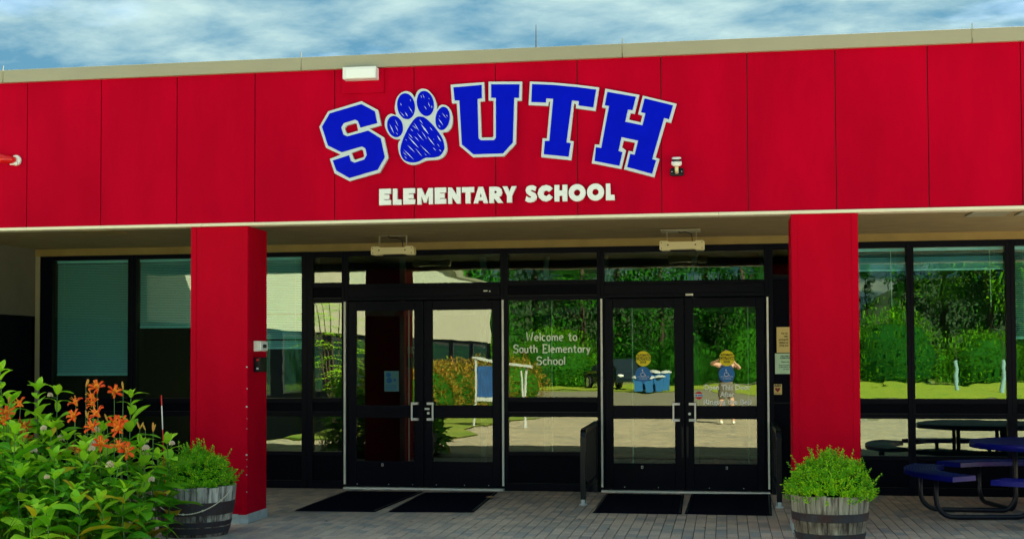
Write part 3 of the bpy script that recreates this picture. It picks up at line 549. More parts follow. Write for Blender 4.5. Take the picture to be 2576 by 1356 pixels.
def doors(x0, x1, leafs, tz, top=2.94, hz=2.31, dl='', stickers=True):
    """door frame with transom; leafs = [(x0,x1,gx0,gx1, handle side)]"""
    b = MB()
    b.box(x0, FFR, 0.03, x0+0.045, FB, top); b.box(x1-0.045, FFR, 0.03, x1, FB, top)
    b.box(x0+0.045, FFR, hz+0.012, x1-0.045, FB, tz[0]); b.box(x0+0.045, FFR, tz[1], x1-0.045, FB, top)
    b.box(x0+0.045, FFR-0.03, hz+0.06, x1-0.045, FFR, hz+0.17)          # operator box over the leaves
    fr = b.build('door_frame', MT['black'], SB, bevel=0.003, seg=1)
    p = MB(); p.box(x0+0.045, -0.012, tz[0], x1-0.045, -0.004, tz[1]); p.build('transom_pane', MT['glass'], fr)
    for xa in (x0+0.0, x1-0.022):
        s_ = MB(); s_.box(xa, FFR-0.028, 0.06, xa+0.022, FFR-0.002, hz); s_.build('jamb_strip', MT['alu'], fr)
    t_ = MB(); t_.box(x0, FFR-0.06, 0.0, x1, FB, 0.024); t_.build('threshold', MT['alu'], fr, bevel=0.006)
    out = []
    for (a, b_, g0, g1, side) in leafs:
        L = MB(); ya, yb = -0.045, 0.005
        L.box(a, ya, 0.035, g0, yb, hz); L.box(g1, ya, 0.035, b_, yb, hz)
        L.box(g0, ya, 2.196, g1, yb, hz); L.box(g0, ya, 0.874, g1, yb, 1.032); L.box(g0, ya, 0.035, g1, yb, 0.345)
        dr = L.build('door', MT['black'], SB, bevel=0.003, seg=1); dr['label'] = 'black framed glass door leaf'
        for z0, z1 in ((1.032,2.196),(0.345,0.874)):
            p = MB(); p.box(g0-0.003, -0.026, z0-0.003, g1+0.003, -0.018, z1+0.003); p.build('pane', MT['glassdoor'], dr)
        hb = (g1 + 0.005) if side > 0 else (g0 - 0.005)
        xs = b_ - 0.035 if side > 0 else a + 0.035
        hx = hb + (-0.02 if side > 0 else 0.02)
        h = MB(); h.box(hx-0.010, ya-0.075, 0.845, hx+0.010, ya-0.055, 1.07)
        for zc in (0.862, 1.053):
            h.box(min(hx,xs)-(-0.011 if side>0 else -0.0), ya-0.074, zc-0.014, max(hx,xs)-(0.011 if side<0 else 0), ya-0.0, zc+0.014) if False else h.box(min(hx, hx+0.075*side)+(0.0101 if side>0 else 0), ya-0.070, zc-0.014, max(hx, hx+0.075*side)-(0.0101 if side<0 else 0), ya, zc+0.014)
        h.build('handle', MT['satin'], dr, bevel=0.002)
        out.append(dr)
    return fr, out
DL, (dl1, dl2) = doors(-4.665, -2.655, [(-4.615,-3.66,-4.512,-3.777,1),(-3.652,-2.705,-3.546,-2.801,-1)], (2.53,2.872))
DR, (dr1, dr2) = doors(-1.475, 0.505, [(-1.427,-0.484,-1.329,-0.598,1),(-0.476,0.455,-0.372,0.359,-1)], (2.52,2.862))
def disc(name, x, z, r, y, m, parent, n=24, t=0.0012):
    d = MB(); d.lathe([(r,-t),(r,0)], (x,y,z), n, 'y'); return d.build(name, m, parent)
for dr_, x in ((dl2,-3.60),(dr2,-0.425)):
    disc('lock', x, 0.935, 0.017, -0.0455, MT['satin'], dr_, 16, 0.008)
g = MB(); g.box(-3.645,-0.05,0.975,-3.585,-0.0455,1.0); g.build('name_plate', MT['white'], dl2)
for dr_, x in ((dl1,-4.18),(dr1,-0.99),(dr2,0.005)):
    g = MB()
    for a in ((-.011,-.016,-.007,.016),(.007,-.016,.011,.016),(-.007,.012,.007,.016),(-.007,-.016,.007,-.012)):
        g.box(x+a[0],-0.048,0.30+a[1],x+a[2],-0.0455,0.30+a[3])
    g.build('maker_tag', MT['alu'], dr_)
for dr_, x in ((dr1,-0.51),(dr2,-0.45)):
    g = MB(); g.box(x-0.012,-0.052,0.42,x+0.012,-0.0455,0.78); g.build('weather_strip', MT['rail'], dr_)
for dd, xs in ((dl1,(-4.5,-4.1,-3.8)),(dl2,(-3.5,-3.15,-2.85)),(dr1,(-1.2,-0.8)),(dr2,(-0.2,0.2))):
    for x in xs: disc('screw', x, 0.062, 0.006, -0.0455, MT['alu'], dd, 6, 0.004)
g = MB(); g.box(-2.90,-0.088,2.415,-2.85,-0.081,2.43); g.box(-2.83,-0.088,2.41,-2.815,-0.081,2.425); g.build('sensor', MT['alu'], DL)
g = MB(); g.box(-0.46,-0.10,2.335,-0.37,-0.0525,2.36); g.build('sensor', MT['alu'], DR, bevel=0.003)

# --- lettering and stickers on the glass
YG = -0.0268     # just in front of a door pane
# middle window, hand-drawn looking capitals
def pen(name, strokes, x, z, h, y, m, parent, r):
    b = MB()
    for st in strokes: b.tube([(x+a*h, y, z+c*h) for a, c in st], r, 6)
    return b.build(name, m, parent)
def arc(cx, cz, rx, rz, a0, a1, n=9):
    return [(cx+rx*math.cos(R(a0+(a1-a0)*i/n)), cz+rz*math.sin(R(a0+(a1-a0)*i/n))) for i in range(n+1)]
G = {
 'W': (1.0, [[(-.04,1.0),(.12,1.0)],[(.03,1.0),(.2,.02),(.42,.72),(.62,.02),(.85,1.0)],[(.76,1.0),(.94,1.0)]]),
 'e': (.62, [[(.06,.36),(.5,.36)]+arc(.28,.32,.24,.3,5,310,12)]),
 'l': (.2, [[(.08,1.0),(.08,.02)]]),
 'c': (.55, [arc(.3,.32,.25,.3,50,310,10)]),
 'o': (.62, [arc(.3,.32,.24,.3,0,360,14)]),
 'm': (.9, [[(.06,.6),(.06,.0)],[(.06,.4)]+arc(.24,.4,.17,.2,160,0,6)+[(.41,0)],[(.41,.4)]+arc(.60,.4,.17,.2,160,0,6)+[(.78,0)]]),
 't': (.5, [[(.2,.9),(.2,.12),(.3,.02),(.42,.06)],[(.0,.62),(.42,.62)]]),
 'S': (.72, [[(.6,.98),(.6,.8)],[(.6,.88)]+arc(.34,.74,.27,.24,60,230,8)+arc(.34,.26,.28,.26,60,-150,9),[(.06,.2),(.06,-.02)]]),
 'u': (.6, [[(.06,.6),(.06,.2)]+arc(.26,.2,.2,.2,180,360,6)+[(.46,.6)],[(.46,.3),(.48,0)]]),
 'h': (.6, [[(.06,1.0),(.06,0)],[(.06,.38)]+arc(.27,.38,.2,.22,160,0,6)+[(.47,0)]]),
 'E': (.75, [[(.12,1.0),(.12,0)],[(.0,1.0),(.62,.98),(.62,.88)],[(.12,.52),(.5,.52)],[(.0,0),(.64,.0),(.64,.1)]]),
 'n': (.6, [[(.06,.6),(.06,.0)],[(.06,.38)]+arc(.27,.4,.2,.2,160,0,6)+[(.47,0)]]),
 'a': (.62, [arc(.28,.3,.22,.28,0,360,12),[(.5,.6),(.5,0)]]),
 'r': (.42, [[(.06,.6),(.06,0)],[(.06,.38)]+arc(.26,.38,.18,.2,150,50,4)]),
 'y': (.56, [[(.02,.6),(.24,.04)],[(.48,.6),(.12,-.28)]]),
 ' ': (.45, []),
}
def penline(s, xc, z, h, width, y, m, parent, r):
    adv = sum(G[c][0]+.08 for c in s); k = width/(adv*h)
    b = MB(); x = xc - width/2
    for c in s:
        for st in G[c][1]:
            b.tube([(x+a*h*k, y, z+d*h) for a, d in st], r, 6)
        x += (G[c][0]+.08)*h*k
    b.v = [(p[0], y+(p[1]-y)*0.12, p[2]) for p in b.v]
    return b.build('welcome_lettering', m, parent)
penline('Welcome to', -2.07, 1.812, 0.098, 0.63, -0.0135, MT['vinyl'], W_C, 0.0080)
penline('South Elementary', -2.07, 1.668, 0.098, 0.95, -0.0135, MT['vinyl'], W_C, 0.0080)
penline('School', -2.08, 1.522, 0.098, 0.36, -0.0135, MT['vinyl'], W_C, 0.0080)
for s_, x, z, wd in (('Act Respectfully', -1.93, 1.585, 0.33), ('Ready to Learn', -1.94, 1.50, 0.30), ('Show Kindness', -1.94, 1.405, 0.31), ('for All', -1.83, 1.355, 0.13)):
    text('poster_lettering', s_, x, z, 0.042, -0.0035, MT['ink'], W_C, bold=0.0012, width=wd, depth=0.0015)
for dr_, xc in ((dr1,-0.968),(dr2,0.018)):
    disc('caution_sticker', xc, 1.590, 0.092, YG, MT['yellow'], dr_, 32)
    g = MB(); g.box(xc-0.091,YG-0.0035,1.572,xc+0.091,YG-0.0022,1.610); g.build('caution_band', MT['ink'], dr_)
    text('sticker_lettering', 'CAUTION', xc, 1.576, 0.042, YG-0.005, MT['yellow'], dr_, bold=0.0015, width=0.166, depth=0.001)
    text('sticker_lettering', 'AUTOMATIC', xc, 1.621, 0.034, YG-0.0035, MT['ink'], dr_, bold=0.0012, width=0.150, depth=0.001)
    text('sticker_lettering', 'DOOR', xc, 1.538, 0.034, YG-0.0035, MT['ink'], dr_, bold=0.0012, width=0.074, depth=0.001)
    disc('access_sticker', xc-0.004, 1.402, 0.094, YG, MT['stblue'], dr_, 32)
    q = MB(); hx, hz_ = xc-0.004, 1.415
    q.ell((hx-0.008,YG-0.003,hz_+0.040),(.008,.002,.008),8,5)
    q.tube([(hx-0.008,YG-0.003,hz_+0.030),(hx-0.006,YG-0.003,hz_+0.0),(hx+0.018,YG-0.003,hz_-0.001),(hx+0.028,YG-0.003,hz_-0.026),(hx+0.036,YG-0.003,hz_-0.024)],0.0035,5)
    q.tube([(hx-0.008,YG-0.003,hz_+0.018),(hx+0.012,YG-0.003,hz_+0.018)],0.003,5)
    q.tube([(hx-0.004+0.024*math.cos(R(a)),YG-0.003,hz_-0.012+0.024*math.sin(R(a))) for a in range(120,350,20)],0.003,5)
    q.build('wheelchair_symbol', MT['vinyl'], dr_)
    text('sticker_lettering', 'ACTIVATE SWITCH', xc-0.004, 1.368, 0.02, YG-0.003, MT['vinyl'], dr_, width=0.14, depth=0.001)
    text('sticker_lettering', 'TO OPERATE', xc-0.004, 1.345, 0.02, YG-0.003, MT['vinyl'], dr_, width=0.095, depth=0.001)
for s_, z, wd in (('Open This Door', 1.222, 0.553), ('After', 1.138, 0.172), ('Ringing the Bell', 1.050, 0.552)):
    text('door_lettering', s_, 0.018, z, 0.082, YG-0.0008, MT['vinyl'], dr2, bold=0.0030, width=wd, depth=0.0012)
disc('alarm_sticker', -0.315, 1.152, 0.046, YG, MT['stred'], dr2, 24)
g = MB(); g.box(-0.365,YG-0.004,1.137,-0.263,YG-0.0025,1.170); g.build('alarm_label', MT['white'], dr2)
g = MB(); g.box(-0.33,YG-0.006,1.146,-0.27,YG-0.0045,1.160); g.lathe([(.012,-.0015),(.012,0)],(-0.347,YG-0.0045,1.153),10,'y'); g.build('alarm_mark', MT['stblue'], dr2)
# sheet taped inside the left door
g = MB(); g.box(-4.165,-0.014,1.20,-3.98,-0.012,1.45); g.build('poster', MT['paper'], dl1)
g = MB()
for (x,z,r) in ((-4.11,1.405,.032),(-4.10,1.335,.036),(-4.03,1.34,.018)): g.lathe([(r,-.0015),(r,0)],(x,-0.0145,z),14,'y')
for k in range(4): g.box(-4.145,-0.016,1.27-k*0.018,-4.0,-0.0145,1.277-k*0.018)
g.build('poster_print', MT['stblue'], dl1)

# ================================================================== interior behind the glass
IR = thing('vestibule', (0,0,0), 'dark lobby behind the entrance glass with inner partition and floor', 'room')
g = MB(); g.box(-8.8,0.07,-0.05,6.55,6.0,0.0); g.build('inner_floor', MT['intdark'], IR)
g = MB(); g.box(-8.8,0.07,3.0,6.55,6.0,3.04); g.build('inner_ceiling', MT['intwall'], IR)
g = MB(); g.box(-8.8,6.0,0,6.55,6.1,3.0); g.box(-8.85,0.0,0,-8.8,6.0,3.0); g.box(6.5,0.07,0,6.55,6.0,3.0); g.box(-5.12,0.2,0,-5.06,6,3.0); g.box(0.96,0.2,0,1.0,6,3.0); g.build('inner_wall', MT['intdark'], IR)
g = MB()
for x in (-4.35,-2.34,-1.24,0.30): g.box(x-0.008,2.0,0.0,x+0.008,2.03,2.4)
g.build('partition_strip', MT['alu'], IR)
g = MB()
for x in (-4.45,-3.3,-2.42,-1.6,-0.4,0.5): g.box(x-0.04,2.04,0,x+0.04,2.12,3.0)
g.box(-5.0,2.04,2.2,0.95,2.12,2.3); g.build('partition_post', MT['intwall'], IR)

# ================================================================== blinds
def blind(x0, x1, ztop, zbot, label, raised=False, wand=None, tilt=0.55, gaps=()):
    t = thing('window_blind', ((x0+x1)/2, 0.06, zbot), label, 'blind', 'horizontal blinds behind the windows')
    hw = (x1-x0)/2; H = ztop-zbot
    MB().box(-hw,-0.015,H-0.035,hw,0.02,H).build('head_rail', MT['blind'], t)
    MB().box(-hw,-0.013,0,hw,0.013,0.022).build('bottom_rail', MT['blind'], t, bevel=0.003)
    s = MB(); z = 0.03; pitch = 0.0215
    dz = 0.0115*math.sin(tilt*1.5)*1.0; dyy = 0.0115*math.cos(tilt*1.5)
    while z < H-0.045:
        if not any(a < z < b for a, b in gaps):
            s.add([(-hw,-dyy,z-dz),(hw,-dyy,z-dz),(hw,0,z+0.001),(-hw,0,z+0.001),(hw,dyy,z+dz),(-hw,dyy,z+dz)], [(0,1,2,3),(3,2,4,5)])
        z += pitch if not (raised and z < 0.16) else 0.006
    tag(s.build('slats', MT['blind'], t), kind='stuff')
    c = MB()
    for x in (-hw*0.8, hw*0.8): c.tube([(x,-0.016,0.02),(x,-0.016,H-0.03)], 0.0012, 4)
    c.build('cord', MT['alu'], t)
    if wand: MB().tube([(wand[0]-(x0+x1)/2,-0.02,H-0.03),(wand[0]-(x0+x1)/2+0.01,-0.02,wand[1]-zbot)], 0.004, 6).build('wand', MT['offwhite'], t)
    return t
blind(-8.55,-7.55,2.885,1.40,'closed blue-green blind filling the leftmost window almost to its sill')
blind(-7.41,-6.38,2.885,2.005,'blind half lowered in the window just left of the left red column')
blind(-6.25,-5.225,2.885,1.73,'pale blind in the window just right of the left red column', gaps=((0.10,0.125),(0.42,0.445)))
blind(1.035,2.077,2.865,2.60,'raised blind with hanging wand in the window right of the right red column',True,(1.915,2.18),tilt=0.3)
blind(2.167,3.172,2.865,2.60,'raised blind with long wand in the window above the picnic table',True,(3.02,2.17),tilt=0.3)
blind(3.287,4.305,2.865,1.80,'partly lowered slatted blind at the right edge of the photo',tilt=0.35)

# ================================================================== SIGNS
SG = thing('school_name_sign', (0,0,0), 'large arched blue and white letters and paw print on the red fascia', 'sign')
YS = -3.49
def letter(outer, inner, holes, name, label):
    o = plate(name, [outer]+holes, YS, 0.036, MT['letterwhite'], SG); o['label'] = label
    plate('blue_face', [inner], YS-0.006, 0.0055, MT['blue'], o)
    return o
letter(S_o, S_b, [S_h1,S_h2], 'letter', 'blue block letter S with white border')
letter(U_o, U_b, [], 'letter', 'blue block letter U with white border')
letter(T_o, T_b, [], 'letter', 'blue block letter T with white border')
letter(H_o, H_b, [], 'letter', 'blue block letter H with white border')
pawo = plate('paw_print', [smoothloop(P_o,3)], YS, 0.036, MT['letterwhite'], SG); pawo['label'] = 'blue paw print with white border and scratch marks in place of the O'
plate('paw_pad', [smoothloop(P_pad,3)], YS-0.006, 0.0055, MT['blue'], pawo)
for t_ in toes: plate('toe_pad', [t_], YS-0.006, 0.0055, MT['blue'], pawo)
for q in scr:
    sm = MB()
    vs = [(x, YS-0.0085, z) for x, z in q]+[(x, YS-0.0045, z) for x, z in q]
    sm.add(vs, [(0,3,2,1)]+[(i,(i+1)%4,4+(i+1)%4,4+i) for i in range(4)])
    sm.build('scratch_mark', MT['letterwhite'], pawo)
# small white lettering
S2 = thing('lettering_sign', (0,0,0), 'small white raised lettering reading elementary school on the red fascia', 'sign')
def ring(cx, cz, ro, n=26, sx=1.0, a0=0, a1=360):
    return [(cx+sx*ro*math.cos(R(a0+(a1-a0)*i/n)), cz+ro*math.sin(R(a0+(a1-a0)*i/n))) for i in range(n)]
LP = {
 'E': [[(0,0),(1,.02),(1,.31),(.45,.31),(.45,.36),(.86,.36),(.86,.64),(.45,.64),(.45,.69),(1,.69),(1,1),(0,1)]],
 'L': [[(0,0),(1,0),(.97,.32),(.52,.32),(.50,1),(0,1)]],
 'M': [[(0,0),(.26,0),(.27,.5),(.42,.1),(.58,.1),(.73,.5),(.74,0),(1,0),(1,1),(.72,1),(.5,.52),(.28,1),(0,1)]],
 'N': [[(0,0),(.32,0),(.32,.42),(.70,0),(1,0),(1,1),(.68,1),(.68,.56),(.3,1),(0,1)]],
 'T': [[(.30,0),(.70,0),(.70,.68),(1,.68),(1,1),(0,1),(0,.68),(.30,.68)]],
 'A': [[(0,0),(.30,0),(.36,.17),(.64,.17),(.70,0),(1,0),(.66,1),(.34,1)],[(.43,.38),(.57,.38),(.5,.62)]],
 'R': [[(0,0),(.33,0),(.33,.3),(.62,0),(1,0),(.70,.36),(.86,.45),(.93,.62),(.88,.84),(.72,.96),(.5,1),(0,1)],[(.36,.60),(.50,.60),(.55,.67),(.50,.74),(.36,.74)]],
 'Y': [[(.32,0),(.68,0),(.68,.42),(1,1),(.66,1),(.5,.68),(.34,1),(0,1),(.32,.42)]],
 'S': [[(.02,.10),(.20,.02),(.45,0),(.72,.04),(.92,.16),(.97,.34),(.86,.52),(.62,.62),(.46,.68),(.55,.74),(.84,.66),(.92,.92),(.66,1),(.40,1),(.16,.92),(.05,.74),(.12,.54),(.32,.42),(.52,.34),(.46,.28),(.30,.29),(.12,.38)]],
 'C': [[(.95,.27),(.80,.10),(.55,0),(.28,.06),(.08,.25),(0,.5),(.08,.76),(.28,.94),(.55,1),(.80,.92),(.95,.78),(.72,.58),(.56,.67),(.42,.62),(.36,.5),(.42,.37),(.56,.32),(.72,.44)]],
 'H': [[(0,0),(.38,0),(.38,.34),(.62,.34),(.62,0),(1,0),(1,1),(.62,1),(.62,.66),(.38,.66),(.38,1),(0,1)]],
 'O': [[(.5+.5*math.cos(R(a)),.5+.5*math.sin(R(a))) for a in range(0,360,12)],[(.5+.19*math.cos(R(a)),.5+.19*math.sin(R(a))) for a in range(0,360,20)]],
}
for c_, xa, za, xb, zb in small:
    lo = plate('letter', [[(xa+a*(xb-xa), za+b*(zb-za)) for a, b in lp] for lp in LP[c_]], FY-0.05, 0.032, MT['white'], S2)

# ================================================================== things fixed to the front
t = thing('wall_light', (-3.46,FY,4.30), 'small white box lamp tucked under the coping above the letter S', 'light')
g = MB(); g.box(-0.166,-0.14,0.0,0.166,-0.0225,0.115); g.build('housing', MT['white'], t, bevel=0.006)
g = MB(); g.box(-0.128,-0.146,0.008,0.158,-0.1405,0.09); g.build('lens', mat('frosted_lens', (0.9,0.95,0.98), 0.3), t, bevel=0.003)
# beacon with black mount beside the H
t = thing('security_beacon', (-0.43,FY,3.29), 'white domed beacon on a black wall mount right of the letter H', 'beacon')
g = MB(); g.box(-0.063,-0.045,0.0,0.063,-0.0,0.075); g.build('mount', MT['rail'], t, bevel=0.012, seg=3)
g = MB(); g.tube([(0,-0.045,0.03),(0,-0.075,0.055),(0,-0.08,0.09)], 0.018, 10); g.build('neck', MT['cream'], t, smooth=True)
rt = Matrix.Rotation(R(12),4,'X')
def tilted(mb, name, m, par):
    o = mb.build(name, m, par, smooth=False); o.matrix_local = Matrix.Translation((0,-0.08,0.085)) @ rt; return o
tilted(MB().lathe([(.030,0),(.046,.012),(.049,.034),(.046,.045)],n=24), 'lower_shell', MT['white'], t)
tilted(MB().lathe([(.042,.045),(.042,.068)],n=24), 'dark_band', MT['tubing'], t)
tilted(MB().lathe([(.043,.0685),(.043,.078),(.036,.084)],n=24), 'cap', MT['white'], t)
g = MB()
for x in (-0.045,0.045): g.lathe([(.004,-.002),(.004,0)],(x,-0.0455,0.04),8,'y')
g.build('screw', MT['alu'], t)
# red horn at the left edge
t = thing('floodlight', (-7.1,FY,3.63), 'red cylindrical floodlight on a white wall bracket at the left edge', 'light')
g = MB(); g.lathe([(.052,-.03),(.056,-.012),(.05,0)],(0,0,0),16,'y'); g.box(-0.05,-0.05,-0.05,0.03,-0.025,-0.02); g.build('bracket', MT['white'], t)
g = MB(); d = Vector((-0.75,-0.66,0.04)).normalized(); g.tube([Vector((0,-0.03,0))+d*k for k in (0,0.05,0.10,0.17,0.19)], [.03,.042,.045,.05,.03], 16); g.build('lamp_head', mat('red_plastic',(0.75,0.01,0.012),0.25), t, smooth=True)
# the two cream heater units under the soffit
def heater(x0, x1, z0, z1, y, label, plate_, skew):
    t = thing('door_heater', ((x0+x1)/2, y, z0), label, 'heater', 'cream heater units hung above the doors')
    w_, h_ = (x1-x0)/2, z1-z0
    k = 0.012
    prof = [(-w_,k),(-w_+k,0),(-w_*.62,0),(-w_*.56,.012),(w_*.56,.012),(w_*.62,0),(w_-k,0),(w_,k),(w_,h_-k),(w_-k,h_),(w_*.66,h_),(w_*.58,h_-.012),(-w_*.58,h_-.012),(-w_*.66,h_),(-w_+k,h_),(-w_,h_-k)]
    plate('front_plate', [prof], -0.004, 0.006, MT['cream'], t)
    plate('housing', [[(a*0.985+0.012,b*0.97-0.002) for a,b in prof]], 0.0025, 0.11, MT['cream'], t)
    s = MB()
    for a, b in ((-w_+.02,.02),(-w_+.02,h_-.02),(w_-.02,.02),(w_-.02,h_-.02)): s.lathe([(.006,-.002),(.006,0)],(a,-0.0045,b),8,'y')
    for a in (-w_*.62,w_*.62): s.lathe([(.009,-.002),(.009,0)],(a,-0.0045,h_*.55),8,'y')
    s.build('screw', MT['darkhole'], t)
    zt = 3.03-z0-0.002
    b = MB(); bw_ = 0.165
    b.box(-bw_,0.03,h_,-bw_+0.006,0.08,zt-0.006); b.box(bw_-0.006,0.03,h_,bw_,0.08,zt-0.006); b.box(-bw_,0.03,zt-0.006,bw_,0.08,zt); b.build('bracket', MT['coping'], t)
    c = MB(); c.tube([(-0.05,0.02,zt-0.01),(-0.02,0.0,zt-0.035),(0.05,0.0,zt-0.03),(0.11,0.03,zt-0.05),(0.12,0.05,h_-.01)],0.005,6); c.build('cable', MT['rail'], t, smooth=True)
    if plate_:
        q = MB(); q.box(-0.23,-0.14,zt-0.02,0.21,0.16,zt-0.007); q.box(-0.07,-0.16,zt-0.03,0.05,-0.14,zt-0.01); q.build('junction_plate', MT['coping'], t, bevel=0.003)
    return t
heater(-4.045,-3.545,2.803,2.90,-1.05,'cream heater unit hung over the left pair of doors',False,0)
heater(-0.715,-0.225,2.80,2.905,-1.05,'cream heater unit with exposed wiring hung over the right pair of doors',True,0)
# call box on the left column's inner face
CX = -4.636+0.0065
t = thing('call_button', (CX,-3.18,1.68), 'white square call box with clear cover on the left column above the keypad', 'call box')
g = MB(); g.box(0,-0.115,0,0.055,0.10,0.105); g.build('housing', MT['offwhite'], t, bevel=0.006)
g = MB(); g.box(0.0555,-0.10,0.008,0.075,0.09,0.098); g.build('cover', MT['alu'], t, bevel=0.004)
g = MB(); g.box(0.0755,-0.05,0.035,0.085,0.03,0.07); g.build('button', MT['rail'], t)
t = thing('keypad', (CX,-3.18,1.475), 'black entry keypad with red light on the left column below the white box', 'keypad')
g = MB(); g.box(0,-0.11,0,0.062,0.10,0.145); g.build('housing', MT['rail'], t, bevel=0.006)
g = MB(); g.box(0.03,-0.118,0.112,0.055,-0.1105,0.13); g.build('light', MT['led'], t, bevel=0.003)
g = MB(); g.box(0.03,-0.1125,0.025,0.053,-0.1105,0.045); g.build('logo_plate', MT['flash'], t)
# notices on the dark panel
def notice(x0, x1, z0, z1, m, label, lines, cat='notice'):
    t = thing('notice', ((x0+x1)/2, -0.055, z0), label, cat, )
    w_ = (x1-x0)/2
    MB().box(-w_,-0.003,0,w_,0.003,z1-z0).build('sheet', m, t)
    for s_, x, z, wd, sz, mm in lines: text('print', s_, x, z, sz, -0.005, mm, t, align='CENTER', bold=0.0006, width=wd, depth=0.001)
    return t
gm = mat('green_ink',(0.02,0.12,0.06),0.8)
notice(0.597,0.79,1.655,1.955,MT['tanpaper'],'tan paper notice on the dark panel beside the right doors, upper of two',
   [('For Se',-0.005,0.215,.07,.03,MT['ink']),('YMC',0.012,0.18,.05,.03,MT['ink']),('pickup/dr',-0.015,0.145,.11,.03,MT['ink']),('please ca',-0.015,0.11,.10,.03,MT['ink']),('(774) 219',-0.015,0.072,.10,.03,MT['ink'])])
notice(0.576,0.79,1.406,1.646,MT['greenpaper'],'pale green paper notice below the tan one beside the right doors',
   [('WELCOME T',0.01,0.20,.11,.022,gm),('ELEMENTAR',0.01,0.178,.12,.022,gm),('Please ring',0.01,0.135,.09,.02,gm),('Please be patient',0.0,0.095,.13,.018,gm),('as the school ca',0.0,0.073,.13,.018,gm),('you enter',0.02,0.05,.07,.018,gm)])
t = thing('defibrillator_sticker', (0.603,-0.03,1.164), 'tan heart defibrillator sticker reading AED on the dark panel', 'sticker')
MB().box(-0.049,-0.003,0,0.049,-0.001,0.121).build('sheet', MT['tanpaper'], t)
text('print','AED',0,0.092,0.034,-0.005,MT['ink'],t,bold=0.0015,width=0.08,depth=0.001)
hp = [(0,-.03),(-.028,.0),(-.03,.016),(-.018,.026),(-.005,.02),(0,.012),(.005,.02),(.018,.026),(.03,.016),(.028,0)]
plate('heart',[[(a,b+0.056) for a,b in hp]],-0.005,0.0015,mat('heart_ink',(0.25,0.03,0.03),0.7),t)
text('print','defibrillator',0,0.010,0.016,-0.005,MT['ink'],t,width=0.075,depth=0.001)
# lightning rod
t = thing('lightning_rod', (-1.833,-2.9,4.46), 'thin grey rod standing on the roof above the letter U', 'rod')
g = MB(); g.tube([(0,0,0),(0,0,0.2),(0,0,0.46)],[.012,.007,.003],8); g.build('rod', MT['darkhole'], t)
g = MB(); g.lathe([(.05,0),(.05,.01),(.02,.02)],n=12); g.build('base', MT['flash'], t)

# ================================================================== mats
def floormat(c, label, ribs):
    ox = sum(p[0] for p in c)/4; oy = sum(p[1] for p in c)/4
    t = thing('door_mat', (ox,oy,0.003), label, 'mat', 'black rubber mats in front of the doors')
    q = [(x-ox,y-oy) for x,y in c]
    def P(u,v): # bilinear; c order: near-left, near-right, far-right, far-left
        a = Vector(q[0])*(1-u)+Vector(q[1])*u; b = Vector(q[3])*(1-u)+Vector(q[2])*u
        return a*(1-v)+b*v
    b = MB(); lo = [P(0,0),P(1,0),P(1,1),P(0,1)]; hi = [P(.02,.01),P(.98,.01),P(.98,.99),P(.02,.99)]
    b.add([(p.x,p.y,0) for p in lo]+[(p.x,p.y,.007) for p in hi],[(4,5,6,7)]+[(i,(i+1)%4,4+(i+1)%4,4+i) for i in range(4)])
    b.build('mat_base', MT['rubber'], t)
    r_ = MB()
    for k in range(ribs):
        u = 0.06+0.88*k/(ribs-1)
        a, d = P(u-.004,.04), P(u-.004,.96); e, f = P(u+.004,.04), P(u+.004,.96)
        r_.add([(a.x,a.y,.007),(e.x,e.y,.007),(f.x,f.y,.007),(d.x,d.y,.007),(a.x,a.y,.010),(e.x,e.y,.010),(f.x,f.y,.010),(d.x,d.y,.010)],[(4,5,6,7),(0,1,5,4),(1,2,6,5),(2,3,7,6),(3,0,4,7)])
    tag(r_.build('ribs', MT['rubber'], t), kind='stuff')
    s = MB()
    for u0, u1 in ((.012,.032),(.968,.988)):
        a, e, f, d = P(u0,.02), P(u1,.02), P(u1,.98), P(u0,.98)
        s.add([(a.x,a.y,.006),(e.x,e.y,.006),(f.x,f.y,.006),(d.x,d.y,.006),(a.x,a.y,.012),(e.x,e.y,.012),(f.x,f.y,.012),(d.x,d.y,.012)],[(4,5,6,7),(0,1,5,4),(1,2,6,5),(2,3,7,6),(3,0,4,7)])
    s.build('raised_edge', MT['rail'], t)
floormat([(-4.504,-2.42),(-3.632,-2.39),(-3.60,-0.32),(-4.545,-0.38)],'black mat before the left doors, nearest the left column',28)
floormat([(-3.498,-2.385),(-2.60,-2.30),(-2.70,-0.27),(-3.56,-0.42)],'black mat before the left doors, on their right half',28)
floormat([(-1.37,-2.18),(-0.455,-2.19),(-0.49,-0.29),(-1.40,-0.28)],'black mat before the right doors, beside the left guard rail',28)
floormat([(-0.427,-2.165),(0.452,-2.183),(0.505,-0.10),(-0.408,-0.19)],'black mat before the right doors, nearest the right column',28)
t = thing('stone', (-2.66,-0.98,0.011), 'small brown stone on the corner of a mat by the left doors', 'stone')
g = MB(); g.ell((0,0,0.012),(.055,.035,.015),8,5); g.build('stone_body', mat('brown_stone',(0.25,0.15,0.09),0.9,var=.2,vscale=20), t)

